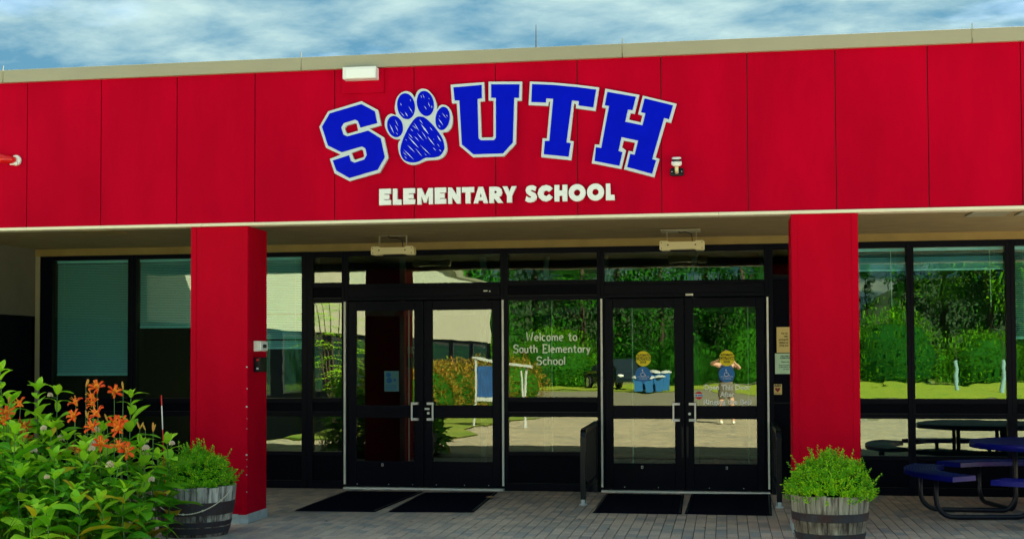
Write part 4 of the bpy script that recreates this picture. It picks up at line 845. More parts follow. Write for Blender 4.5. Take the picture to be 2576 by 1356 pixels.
# ================================================================== guard rails
def guard(x, label, y0=-1.47, y1=-0.10):
    t = thing('guard_rail', (x,0,0), label, 'railing', 'black guard rails beside the right doors')
    hw = 0.028
    b = MB(); prof = [(y0,0.0),(y0,0.74),(y0+0.02,0.79),(y0+0.06,0.818),(y0+0.12,0.826),(y1,0.835)]
    pin = [(y1,0.79),(y0+0.13,0.782),(y0+0.075,0.765),(y0+0.055,0.73),(y0+0.05,0.0)]
    L = prof+pin; n = len(L)
    vs = [(-hw,a,b_) for a,b_ in L]+[(hw,a,b_) for a,b_ in L]
    fs = [(i,(i+1)%n,n+(i+1)%n,n+i) for i in range(n)]
    m_ = len(prof)
    for i in range(m_-1):
        j = n-1-i
        fs += [(i,i+1,j-1,j),(n+i,n+j,n+j-1,n+i+1)]
    b.add(vs, fs); b.build('post_and_rail', MT['rail'], t)
    MB().box(-0.02,y0+0.052,0.16,0.02,y1,0.20).build('lower_rail', MT['rail'], t)
    for k in range(12):
        yy = y0+0.13+(y1-y0-0.16)*k/11
        MB().box(-0.008,yy-0.008,0.2005,0.008,yy+0.008,0.7815+0.0085*min(1,k/11)).build('picket', MT['rail'], t)
    MB().box(-0.008,y0+0.0505,0.2005,0.008,y1,0.205).build('kick_bar', MT['rail'], t)
    g_ = MB(); g_.tube([(0,y0+0.05,0.12),(0,y0+0.25,0.19),(0.01,y0+0.30,0.22)],0.014,8); g_.build('brace', MT['rail'], t, smooth=True)
    s = MB(); s.lathe([(.05,0),(.048,.006),(.034,.02),(.033,.06)],(0,y0+0.025,0),14); s.build('foot', MT['flash'], t)
    MB().box(-hw,y1,0.0,hw,y1+0.04,0.84).build('wall_post', MT['rail'], t)
guard(-1.545,'black guard rail on the left side of the right doors')
guard(0.555,'black guard rail on the right side of the right doors, beside the red column')

# ================================================================== barrels
def barrel(x, y, label, rt_=0.365, rb_=0.285, H=0.45, base=0.0, dark=False, seed=1):
    rg = random.Random(seed)
    t = thing('barrel_planter', (x,y,base), label, 'planter', 'half barrel planters before the columns')
    n = 22
    def rad(z): return rb_+(rt_-rb_)*z/H + 0.012*math.sin(math.pi*z/H)
    for k in range(n):
        a0 = 2*math.pi*(k+0.03)/n; a1 = 2*math.pi*(k+0.97)/n; zt = H+rg.uniform(-.006,.006)
        b = MB(); zs = [0,0.15,0.3,zt]; m_ = 3; off = rg.uniform(-0.002,0.002)
        vs = []; fs = []
        for z in zs:
            for j in range(m_):
                a = a0+(a1-a0)*j/(m_-1); r = rad(min(z,H))+off; vs.append((r*math.cos(a), r*math.sin(a), z))
            for j in range(m_):
                a = a0+(a1-a0)*j/(m_-1); r = rad(min(z,H))-0.028; vs.append((r*math.cos(a), r*math.sin(a), z))
        w_ = 2*m_
        for i in range(3):
            for j in range(m_-1):
                fs.append((i*w_+j,i*w_+j+1,(i+1)*w_+j+1,(i+1)*w_+j)); fs.append((i*w_+m_+j,(i+1)*w_+m_+j,(i+1)*w_+m_+j+1,i*w_+m_+j+1))
            fs.append((i*w_,(i+1)*w_,(i+1)*w_+m_,i*w_+m_)); fs.append((i*w_+m_-1,i*w_+2*m_-1,(i+1)*w_+2*m_-1,(i+1)*w_+m_-1))
        for j in range(m_-1): fs.append((3*w_+j,3*w_+j+1,3*w_+m_+j+1,3*w_+m_+j))
        b.add(vs, fs); b.build('stave', MT['barreldark'] if dark else MT['barrel'], t)
    for za, zb in ((0.235,0.305),(0.075,0.135)) if not dark else ((0.20,0.315),(0.03,0.085),(0.095,0.14)):
        h = MB(); pr = [(rad(za)+.001,za),(rad(za)+.006,za+.002),(rad(zb)+.006,zb-.002),(rad(zb)+.001,zb)]
        h.lathe(pr, n=44, cap=False); h.build('hoop', MT['hoop'], t)
    s = MB(); s.lathe([(rt_-0.03,H-0.05),(rt_-0.06,H-0.03),(0.02,H-0.02)], n=20); s.build('soil', MT['soil'], t)
    return t
def oakmat(name, dark):
    m = mat(name, (0.3,0.3,0.3), 0.85)
    t = m.node_tree; b = t.nodes['Principled BSDF']
    g = N(t,'ShaderNodeTexCoord'); oi = N(t,'ShaderNodeNewGeometry'); ob = N(t,'ShaderNodeObjectInfo')
    mp = N(t,'ShaderNodeMapping'); mp.inputs['Scale'].default_value = (26,26,2.2); t.links.new(g.outputs['Object'], mp.inputs[0])
    nz = N(t,'ShaderNodeTexNoise'); nz.inputs['Scale'].default_value = 1; nz.inputs['Detail'].default_value = 6; nz.inputs['Roughness'].default_value = .65; t.links.new(mp.outputs[0], nz.inputs[0])
    rp = N(t,'ShaderNodeValToRGB'); el = rp.color_ramp.elements
    a = (0.075,0.055,0.05) if not dark else (0.05,0.035,0.045)
    c = (0.50,0.46,0.36) if not dark else (0.58,0.58,0.53)
    el[0].position = .34; el[0].color = (*a,1); el[1].position = .62; el[1].color = (*c,1)
    t.links.new(nz.outputs[0], rp.inputs[0])
    sp = N(t,'ShaderNodeSeparateXYZ'); t.links.new(g.outputs['Object'], sp.inputs[0])
    n2 = N(t,'ShaderNodeTexNoise'); n2.inputs['Scale'].default_value = 7; n2.inputs['Detail'].default_value = 4; t.links.new(g.outputs['Object'], n2.inputs[0])
    ad = N(t,'ShaderNodeMath', operation='MULTIPLY_ADD'); t.links.new(n2.outputs[0], ad.inputs[0]); ad.inputs[1].default_value = 0.22; t.links.new(sp.outputs[2], ad.inputs[2])
    st = N(t,'ShaderNodeValToRGB'); e = st.color_ramp.elements   # uneven brown darkening below the upper hoop and towards the foot
    e[0].position = 0.10; e[0].color = (.34,.24,.20,1); e[1].position = 0.56; e[1].color = (1,1,1,1)
    for p_, cc in ((0.20,(.62,.5,.44,1)),(0.26,(.95,.9,.85,1)),(0.33,(.45,.36,.33,1)),(0.42,(1,1,1,1))):
        q = e.new(p_); q.color = cc
    t.links.new(ad.outputs[0], st.inputs[0])
    mu = N(t,'ShaderNodeMix', data_type='RGBA', blend_type='MULTIPLY'); mu.inputs[0].default_value = .85; t.links.new(rp.outputs[0], mu.inputs[6]); t.links.new(st.outputs[0], mu.inputs[7])
    hv = N(t,'ShaderNodeHueSaturation'); vv = N(t,'ShaderNodeMapRange'); t.links.new(ob.outputs['Random'], vv.inputs[0]); vv.inputs[3].default_value = .65; vv.inputs[4].default_value = 1.2
    t.links.new(vv.outputs[0], hv.inputs['Value']); t.links.new(mu.outputs[2], hv.inputs['Color']); t.links.new(hv.outputs[0], b.inputs['Base Color'])
    bp = N(t,'ShaderNodeBump'); bp.inputs['Strength'].default_value = .5; bp.inputs['Distance'].default_value = .004; t.links.new(nz.outputs[0], bp.inputs['Height']); t.links.new(bp.outputs[0], b.inputs['Normal'])
    return m
MT['barrel'] = oakmat('barrel_oak', False); MT['barreldark'] = oakmat('barrel_oak_dark', True)
barrel(-4.83,-4.25,'dark stained half barrel planter draped with a string before the left column',0.375,0.295,0.45,dark=True,seed=3)
barrel(0.86,-4.30,'pale weathered half barrel planter in front of the right column',0.328,0.262,0.45,seed=5)

# bushes: many small leaves on short sprigs over a mound
def add_leaf(mb, p, d, n_, L, W):
    d = d.normalized(); s = d.cross(n_); s = s.normalized() if s.length > 1e-5 else d.orthogonal().normalized(); u = s.cross(d)
    m_ = p+d*L*0.5+u*L*0.06; e = p+d*L-u*L*0.10
    mb.add([p, m_+s*W*0.5-u*W*0.12, e, m_-s*W*0.5-u*W*0.12, m_], [(0,1,4),(1,2,4),(4,2,3),(0,4,3)])
def mound(x, y, z, rx, ry, h, label, seed, n=900, light=False, bumps=()):
    rg = random.Random(seed)
    t = thing('leafy_bush', (x,y,z), label, 'bush', 'leafy green bushes growing in the barrels')
    A, B_, S_ = MB(), MB(), MB()
    for i in range(n):
        th = rg.uniform(0,2*math.pi); u = rg.random()**0.55
        px, py = rx*u*math.cos(th), ry*u*math.sin(th)
        q = Vector((px*3+seed, py*3, 0)); nzv = noise.noise(q*2.2)*0.5+noise.noise(q*5)*0.25
        top = h*(max(0.0,1-u**3.4)*0.72+0.22)*(0.88+0.55*nzv)
        for bx, bh, br in bumps: top += bh*math.exp(-((px-bx)/br)**2)*max(0,1-u)
        out = Vector((px/rx, py/ry, 0))*(0.35+0.7*u)
        zb = max(0.0, top*(rg.uniform(0.35,1.0)) if u > 0.8 else top*rg.uniform(0.75,1.0))
        d = (out+Vector((rg.uniform(-.3,.3),rg.uniform(-.3,.3),1.0-0.45*u))).normalized()
        base = Vector((px,py,zb)) - d*0.05; L = rg.uniform(0.05,0.085)*(1.5 if rg.random() < .05 else 1)
        if u > .93 and rg.random()<.5: base.z = rg.uniform(-.04,.06)
        S_.tube([base, base+d*L], 0.0016, 3, cap=False)
        mb = B_ if (rg.random() < (0.55 if light else 0.28)) else A
        ref = d.orthogonal().normalized()
        k = rg.uniform(0,6)
        for j in range(7):
            a = k + j*2.2; sd_ = (ref*math.cos(a)+d.cross(ref)*math.sin(a))
            f = 0.25+0.11*j
            ld = (sd_*(1.0-f*0.55)+d*(0.25+f*0.6)+Vector((0,0,-0.12)))
            add_leaf(mb, base+d*L*f, ld, d, rg.uniform(0.022,0.038)*(1.1-0.35*f), rg.uniform(0.011,0.016))
    for i in range(46):
        th = rg.uniform(0,2*math.pi); u = rg.uniform(.1,1.0); px, py = rx*u*math.cos(th), ry*u*math.sin(th)
        base = Vector((px,py,h*(1-u**3)*.62+.02)); d = (Vector((px/rx,py/ry,0))*rg.uniform(.2,.9)+Vector((rg.uniform(-.3,.3),rg.uniform(-.3,.3),1.1-.6*u))).normalized(); L = rg.uniform(.11,.19)
        S_.tube([base, base+d*L*.5+Vector((0,0,.005)), base+d*L], 0.0018, 4, cap=False); ref = d.orthogonal().normalized()
        for j in range(13):
            a = j*2.2; sd_ = ref*math.cos(a)+d.cross(ref)*math.sin(a); f = .25+.06*j
            add_leaf(B_ if rg.random()<.6 else A, base+d*L*f, sd_*(1.0-f*.5)+d*(.3+f*.5), d, rg.uniform(.022,.04)*(1.15-.5*f), rg.uniform(.011,.017))
    tag(A.build('foliage', MT['bush'], t), kind='stuff'); tag(B_.build('young_foliage', MT['bushy'], t), kind='stuff'); tag(S_.build('twigs', MT['stem'], t), kind='stuff')
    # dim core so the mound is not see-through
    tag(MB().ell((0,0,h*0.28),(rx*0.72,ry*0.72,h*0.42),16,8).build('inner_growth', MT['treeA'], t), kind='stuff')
mound(-4.84,-4.25,0.42,0.37,0.35,0.40,'dense deep green bush in the left barrel, leaning against the milkweed',11,1500)
mound(0.86,-4.30,0.42,0.375,0.35,0.37,'bright yellow-green bush overflowing the right barrel',23,1600,True,bumps=((-.2,.04,.06),(.03,.035,.05),(.2,.03,.05)))

# string of shells draped round the left barrel
t = thing('shell_string', (-4.83,-4.25,0.0), 'pale beaded string hanging in a curve across the left barrel', 'string')
sp_ = []
for k in range(61):
    a = R(212+(345-212)*k/60); u = k/60
    z = 0.40-0.19*math.sin(math.pi*min(1,max(0,u)))**0.8 + 0.02*u
    r = 0.30+0.08*z/0.45+0.012*math.sin(math.pi*z/.45)+0.013
    sp_.append((r*math.cos(a), r*math.sin(a), z))
g = MB(); g.tube(sp_, 0.0035, 6); g.build('cord', MT['rope'], t)
for k in range(0,61):
    if k % 10 in (3,): pass
    p = Vector(sp_[k]); s_ = MB(); big = k % 12 == 5
    s_.ell((0,0,0),((.011 if big else .0065),)*3,6,4)
    if k == 0: bead = s_.mesh('bead', MT['rope'], True)
    if big: o = s_.build('bead', MT['rope'], t, smooth=True)
    else: o = inst('bead', bead, t)
    o.location = p

# ================================================================== flower bed
bedm = MB(); nb = 24
ring_ = [(-5.75+1.05*math.cos(2*math.pi*k/nb)*(1+.06*math.sin(3*k)), -5.65+0.95*math.sin(2*math.pi*k/nb)*(1+.05*math.cos(5*k))) for k in range(nb)]
bedm.add([(x,y,0.0) for x,y in ring_]+[(-5.75+(x+5.75)*.93,-5.65+(y+5.65)*.93,.03) for x,y in ring_]+[(-5.75,-5.65,.05)], [(k,(k+1)%nb,nb+(k+1)%nb,nb+k) for k in range(nb)]+[(nb+k,nb+(k+1)%nb,2*nb) for k in range(nb)])
tag(bedm.build('flower_bed', MT['soil']), kind='structure')

def leafmesh(L, W, curl, fold, wave, m, nm='leaf', nl=6):
    b = MB(); rows = []
    for i in range(nl+1):
        u = i/nl; w_ = W*0.5*(math.sin(math.pi*min(1,(u*0.93+0.05)))**0.75)*(1.0-0.25*u) if i < nl else 0.0015
        x = L*u; z = 0.30*L*u-curl*L*u*u
        f = fold*w_
        rows.append([(x, -w_, z+f+wave*L*0.02*math.sin(9*u)), (x,0,z), (x, w_, z+f-wave*L*0.02*math.sin(8*u+1))])
    vs = [p for r in rows for p in r]; fs = []
    for i in range(nl):
        for j in range(2): fs.append((i*3+j,i*3+j+1,(i+1)*3+j+1,(i+1)*3+j))
    b.add(vs, fs); me = b.mesh(nm, m, True)
    return me
LM = {}
for key, m in (('g','leaf'),('y','leafyoung'),('o','leafyellow')):
    LM[key] = [leafmesh(1, 0.52, c_, f_, w_, MT[m]) for c_, f_, w_ in ((.35,.35,1.0),(.55,.2,-1.2),(.15,.45,.6),(.8,.15,1.6))]
def orient(p, d, up, s, roll=0):
    x = d.normalized(); y = up.cross(x); y = y.normalized() if y.length > 1e-4 else x.orthogonal().normalized(); z = x.cross(y)
    m_ = Matrix((x,y,z)).transposed().to_4x4()
    return Matrix.Translation(p) @ m_ @ Matrix.Rotation(roll,4,'X') @ Matrix.Scale(s,4)
florb = MB()
for k in range(40):
    ph = math.acos(1-2*(k+.5)/40*0.72); th = k*2.399
    d = Vector((math.sin(ph)*math.cos(th), math.sin(ph)*math.sin(th), math.cos(ph)))
    florb.ell(d*(0.034+.010*((k*7)%5)/5), (.0075,.0075,.0085), 5, 3)
    florb.tube([(0,0,-0.01), d*0.034], 0.0009, 3, cap=False)
umbel_me = florb.mesh('flower_head', MT['umbel'], True)
def milkweed(x, y, ztop, label, seed, ln=0.175, young=0.25, umb=0, lean=None, first=0.10, yellow=0.05):
    rg = random.Random(seed)
    t = thing('milkweed_plant', (x,y,0.03), label, 'plant', 'milkweed plants in the flower bed')
    H = ztop-0.03
    ln_ = lean if lean else (rg.uniform(-.06,.06), rg.uniform(-.05,.05))
    def S(u): return Vector((ln_[0]*(1-u)*-1*1.0*H*0.6, ln_[1]*(1-u)*-1*H*0.6, H*0.94*u)) + Vector((0.012*math.sin(5*u+seed), 0.012*math.cos(4*u+seed), 0))
    b = MB(); b.tube([S(k/8) for k in range(9)], [0.0075-0.004*k/8 for k in range(9)], 6); b.build('stem', MT['stem'], t, smooth=True)
    n = max(5, int(H/0.080)); a = rg.uniform(0,3.14)
    for i in range(n):
        u = first+(1-first)*(i/(n-1))
        p = S(u); size = ln*(0.75+0.35*math.sin(math.pi*min(1,u*1.05)))*(1.0 if u < .85 else 0.70)
        a += math.pi/2+rg.uniform(-.3,.3)
        for side in (0, math.pi):
            if rg.random() < 0.06: continue
            aa = a+side+rg.uniform(-.2,.2); el = 0.05+0.9*max(0,u-.55)*1.6+rg.uniform(-.15,.2)
            d = Vector((math.cos(aa)*math.cos(el), math.sin(aa)*math.cos(el), math.sin(el)))
            r_ = rg.random(); key = 'o' if (r_ < yellow*(2.2 if u < .4 else 0.5)) else ('y' if (u > .80 or rg.random() < young) else 'g')
            inst('leaf', rg.choice(LM[key]), t, orient(p, d, Vector((0,0,1)), size*rg.uniform(.85,1.15), rg.uniform(-.4,.4)))
    top = S(1.0)
    for k in range(4):   # upright pair at the tip
        aa = a+k*math.pi/2+0.4; el = 0.72+rg.uniform(-.25,.35)
        d = Vector((math.cos(aa)*math.cos(el), math.sin(aa)*math.cos(el), math.sin(el)))
        inst('leaf', LM['y'][k % 4], t, orient(top, d, Vector((0,0,1)), ln*rg.uniform(.35,.62), rg.uniform(-.4,.4)))
    for k in range(umb):
        u = 0.97-0.09*k; aa = a+k*2.1+rg.uniform(0,1); d = Vector((math.cos(aa), math.sin(aa)*1.0-0.4, 0.5)).normalized()
        p = S(u)+d*0.07
        g_ = MB(); g_.tube([S(u), p], 0.002, 4, cap=False); g_.build('flower_stalk', MT['stem'], t)
        inst('flower_head', umbel_me, t, Matrix.Translation(p) @ Matrix.Scale(rg.uniform(.5,.9),4) @ Matrix.Rotation(rg.uniform(0,6),4,'Z'))
    return t
mlab = ['tallest milkweed stem at the left edge of the photo','milkweed with upright tip left of the lilies, before the leftmost window','milkweed with white flower head just left of the top lilies',
 'tall milkweed stem right of the lilies, nearest the red column','broad-leaved milkweed low at the left edge, in front','milkweed with pale young leaves in the middle of the bed','milkweed with spent flower heads in the centre front',
 'milkweed with a large white flower head left of the barrel bush','milkweed leaning over the left edge of the barrel bush','short young milkweed low in the bed with a white flower head','milkweed in the lower right of the bed beside the barrel',
 'milkweed touching the left barrel\'s rim','small pale milkweed at the bottom left front','milkweed behind the orange lily pair','milkweed behind the far left lilies','low milkweed at the bottom centre of the bed','low milkweed with yellow leaves at the bottom right of the bed',
 'large-leaved milkweed in the bottom left corner','milkweed between the left lilies and the centre','milkweed under the white flower cluster in mid bed','milkweed low beside the barrel base','milkweed half outside the left edge of the photo','milkweed just behind the tallest stem at the left edge',
 'milkweed in mid bed with drooping leaves','milkweed before the barrel bush with yellow leaf','very short milkweed in the lower left front','milkweed at the foot of the dark barrel']
umbs = [2,0,1,0,0,1,1,2,1,1,1,1,0,1,1,0,0,0,1,1,0,0,0,1,1,0,0]
for i, (x,y,z) in enumerate(milk):
    milkweed(x, y, z, mlab[i], 100+i*7, ln=(0.24 if i not in (4,17,21) else 0.28), umb=umbs[i], young=(0.45 if i in (0,2,5,12,25) else 0.15), yellow=(0.22 if i in (15,16,24,26,20) else 0.05))

fill = [(-6.5,-5.4,1.30),(-6.25,-5.0,1.18),(-6.6,-5.9,1.2),(-5.95,-4.95,1.12),(-5.45,-4.9,1.02),(-5.05,-4.95,.92),(-5.5,-6.1,.72),(-5.0,-6.15,.62),(-5.85,-6.2,.80),(-6.3,-5.8,1.0),(-5.3,-5.45,.95),(-5.75,-5.3,1.1),(-4.9,-5.75,.72),(-5.4,-5.75,.85)]
fl = ['outermost milkweed left of the photo, rear','milkweed in the back row below the tallest stem','outermost milkweed left of the photo, front','milkweed in the back row before the dark side panel','milkweed in the back row under the first window','milkweed in the back row near the marker stick','leafy milkweed in the front row, left of centre','leafy milkweed in the front row beside the barrel','leafy milkweed in the front row at the far left','milkweed in the second row at the far left','milkweed in the heart of the bed, below the lily pair','milkweed in the heart of the bed, below the left lilies','milkweed on the right rim of the bed','milkweed in the heart of the bed, near the front']
for i, (x,y,z) in enumerate(fill):
    milkweed(x, y, z, fl[i], 700+i*5, ln=.235, umb=(1 if i in (1,5,10) else 0), young=.3, yellow=.08)
# day lilies
pet = MB()
def petal(mb, ang, L, W, curlr):
    vs = []; nl = 6
    for i in range(nl+1):
        u = i/nl; w_ = W*0.5*math.sin(math.pi*(0.10+0.86*u))**0.8
        r = 0.012+L*(0.75*math.sin(u*1.45)); z = L*0.62*u - curlr*L*u**3
        for j in (-1,0,1):
            a = ang+j*w_/max(r,0.02); rr = r
            vs.append((rr*math.cos(a), rr*math.sin(a), z+(0.004 if j else 0)))
    fs = []
    for i in range(nl):
        for j in range(2): fs.append((i*3+j,i*3+j+1,(i+1)*3+j+1,(i+1)*3+j))
    mb.add(vs, fs)
pme = []
for v_ in range(2):
    pb = MB()
    petal(pb, 0, 0.088, 0.034 if v_ == 0 else 0.024, 0.45 if v_ == 0 else 0.62)
    me = pb.mesh('petal', MT['petal'], True); pme.append(me)
pb = MB(); petal(pb, 0, 0.075, 0.022, 1.0); oldme = pb.mesh('petal', MT['oldpetal'], True)
tb = MB(); tb.lathe([(.004,-.03),(.010,-.01),(.019,.012),(.024,.020)], n=10, cap=False)
for k in range(5):
    a = k*1.257; tb.tube([(0,0,0),(0.012*math.cos(a),0.012*math.sin(a),.04),(0.028*math.cos(a),0.028*math.sin(a),.065)],[.0014,.0012,.002],4)
throat_me = tb.mesh('throat', MT['throat'], True)
bd = MB(); bd.ell((0,0,0.032),(.0085,.0085,.036),7,6); bud_me = bd.mesh('bud', MT['budm'], True)
lilylab = ['topmost orange lily, in front of the blue-green blind','orange lily just below the topmost one','orange lily left of the top cluster','orange lily in the top cluster facing up','orange lily standing alone right of the top cluster','orange lily under the top cluster, facing right','orange lily under the top cluster, low on the left',
 'left bloom of the bright lily pair in mid bed','right bloom of the bright lily pair in mid bed','orange lily hanging under the bright pair','upper orange lily by the left edge','orange lily near the left edge beside a bud','lower orange lily by the left edge','reddish lily half hidden among leaves on the left','dark red faded lily low on the left','small orange lily low in the centre of the bed','orange lily low right of centre, left of its twin','orange lily low right, beside the milkweed flower head','faded red lily deep in the leaves of mid bed','orange lily half hidden above mid bed leaves']
for i, (x,y,z) in enumerate(lily):
    rg = random.Random(500+i); old = i in (13,14,18)
    t = thing('day_lily', (x,y,0.03), lilylab[i], 'flower', 'orange day lilies in the flower bed')
    H = z-0.03; bx, by = rg.uniform(-.08,.05), rg.uniform(-.03,.10)
    b = MB(); b.tube([(bx*(1-u), by*(1-u), (H-0.05)*u) for u in (0,.3,.6,.85,1)], [.005,.0045,.004,.003,.0025], 5); b.build('stalk', MT['stem'], t, smooth=True)
    face = Vector((rg.uniform(-.8,.8), rg.uniform(-1.0,-.2), rg.uniform(.3,1.0))).normalized() if not old else Vector((rg.uniform(-.5,.5),-.4,-.5)).normalized()
    q = Vector((0,0,1)).rotation_difference(face).to_matrix().to_4x4(); s_ = rg.uniform(.9,1.2)
    base = Matrix.Translation((0,0,H-0.045)) @ q @ Matrix.Scale(s_,4)
    for k in range(6):
        inst('petal', oldme if old else pme[k % 2], t, base @ Matrix.Rotation(k*math.pi/3+rg.uniform(-.12,.12),4,'Z'))
    inst('throat', throat_me, t, base)
    for k in range(rg.choice((0,1,1,2))):
        d = Vector((rg.uniform(-.5,.5), rg.uniform(-.4,.4), 1)).normalized()
        qq = Vector((0,0,1)).rotation_difference(d).to_matrix().to_4x4()
        inst('bud', bud_me, t, Matrix.Translation((rg.uniform(-.03,.03),rg.uniform(-.02,.02),H-0.07)) @ qq @ Matrix.Scale(rg.uniform(.5,.95),4))
budlab = ['pale lily bud left of the topmost bloom','slender lily bud right of the lone bloom','tall bud of the bud group left of the red marker stick','middle bud of the group left of the red marker stick','rightmost bud, nearest the red marker stick','lily bud near the left edge of the bed','lily bud beside the bright lily pair','lily bud below the top lily cluster']
for i, (x,y,z) in enumerate(bud):
    rg = random.Random(900+i)
    t = thing('lily_bud', (x,y,0.03), budlab[i], 'flower', 'closed lily buds in the flower bed')
    H = z-0.03
    b = MB(); b.tube([(-.03*(1-u),.05*(1-u),(H-0.03)*u) for u in (0,.5,1)], [.0045,.0035,.0025], 5); b.build('stalk', MT['stem'], t, smooth=True)
    for k in range(2):
        d = Vector((rg.uniform(-.6,.6), rg.uniform(-.3,.3), 1)).normalized(); qq = Vector((0,0,1)).rotation_difference(d).to_matrix().to_4x4()
        inst('bud', bud_me, t, Matrix.Translation((0,0,H-0.04)) @ qq @ Matrix.Scale(rg.uniform(.85,1.15),4))
# strap leaves and undergrowth of the lilies
rg = random.Random(77); g = MB()
for k in range(520):
    x, y = rg.uniform(-6.7,-4.78), rg.uniform(-6.45,-4.85)
    if ((x+5.75)/1.02)**2+((y+5.65)/0.92)**2 > 1: continue
    a = rg.uniform(0,6.28); L = rg.uniform(.30,.62); w_ = rg.uniform(.006,.011); lean = rg.uniform(.15,.6)
    d = Vector((math.cos(a),math.sin(a),0)); s_ = Vector((-math.sin(a),math.cos(a),0))*w_
    vs = []
    for i in range(6):
        u = i/5; p = Vector((x,y,0.02))+d*L*lean*u*u*1.2+Vector((0,0,L*(u-0.45*lean*u*u*u))); k_ = (1-u**2)*0.9+.1
        vs += [p-s_*k_, p+s_*k_]
    g.add(vs, [(2*i,2*i+1,2*i+3,2*i+2) for i in range(5)])
tag(g.build('strap_leaves', MT['blade']), kind='stuff')
g = MB(); rg = random.Random(78)
for k in range(1500):
    x, y, z = rg.uniform(-6.7,-4.8), rg.uniform(-6.2,-4.9), rg.uniform(.05,.80)
    if ((x+5.75)/1.0)**2+((y+5.6)/0.85)**2 > 1: continue
    add_leaf(g, Vector((x,y,z)), Vector((rg.uniform(-1,1),rg.uniform(-1,1),rg.uniform(-.3,.6))), Vector((0,0,1)), rg.uniform(.06,.13), rg.uniform(.025,.045))
tag(g.build('undergrowth', MT['leafmass']), kind='stuff')
# snow marker stick
t = thing('marker_stick', (-4.84,-4.9,0.0), 'thin red and white snow marker stick between the lilies and the left barrel', 'marker')
p0, p1 = Vector((0.03,0,0.0)), Vector((-0.03,0,1.29))
for a, b_, m in ((0,.77,'markred'),(.77,.93,'white'),(.93,1.0,'markred')):
    g = MB(); g.tube([p0.lerp(p1,a), p0.lerp(p1,b_)], 0.005, 8); g.build('band', MT[m], t)

# ================================================================== picnic table
TC = Vector((3.22,-1.90,0))
t = thing('picnic_table', TC, 'round blue metal picnic table with four curved benches at the right edge', 'picnic table')
perf = mat('perforated_blue_steel', (0.004,0.007,0.22), 0.45, spec=0.15)
def perfnodes(m):
    tt = m.node_tree; b = tt.nodes['Principled BSDF']
    tcx = N(tt,'ShaderNodeTexCoord'); v = N(tt,'ShaderNodeTexVoronoi'); v.inputs['Scale'].default_value = 38; v.inputs['Randomness'].default_value = 0.0
    mp = N(tt,'ShaderNodeMapping'); mp.inputs['Scale'].default_value = (1,1,0); mp.inputs['Rotation'].default_value = (0,0,0.8)
    tt.links.new(tcx.outputs['Object'], mp.inputs[0]); tt.links.new(mp.outputs[0], v.inputs[0])
    rp = N(tt,'ShaderNodeValToRGB'); rp.color_ramp.elements[0].position = .30; rp.color_ramp.elements[1].position = .36
    rp.color_ramp.elements[0].color = (0.001,0.001,0.01,1); rp.color_ramp.elements[1].color = (0.003,0.007,0.22,1)
    tt.links.new(v.outputs['Distance'], rp.inputs[0]); tt.links.new(rp.outputs[0], b.inputs['Base Color'])
perfnodes(perf)
def sector(r0, r1, a0, a1, z, n=18, th=0.004):
    b = MB(); vs = []; fs = []
    for i in range(n+1):
        a = R(a0+(a1-a0)*i/n); c_, s_ = math.cos(a), math.sin(a)
        vs += [(r0*c_,r0*s_,z),(r1*c_,r1*s_,z),(r1*c_,r1*s_,z-th),(r0*c_,r0*s_,z-th)]
    for i in range(n):
        for j in range(4): fs.append((4*i+j,4*i+(j+1)%4,4*i+4+(j+1)%4,4*i+4+j))
    fs += [(0,3,2,1),(4*n,4*n+1,4*n+2,4*n+3)]
    b.add(vs, fs); return b
RTOP = 0.78; ZT = 0.745
MB().lathe([(0.02,ZT-.004),(RTOP-.01,ZT-.004),(RTOP-.01,ZT),(0.02,ZT)], n=56).build('table_top', perf, t)
MB().lathe([(RTOP-.012,ZT-.004),(RTOP-.008,ZT+.004),(RTOP,ZT+.002),(RTOP+.006,ZT-.008),(RTOP+.006,ZT-.055),(RTOP-.004,ZT-.058)], n=56, cap=False).build('table_rim', MT['bluetop'], t, smooth=True)
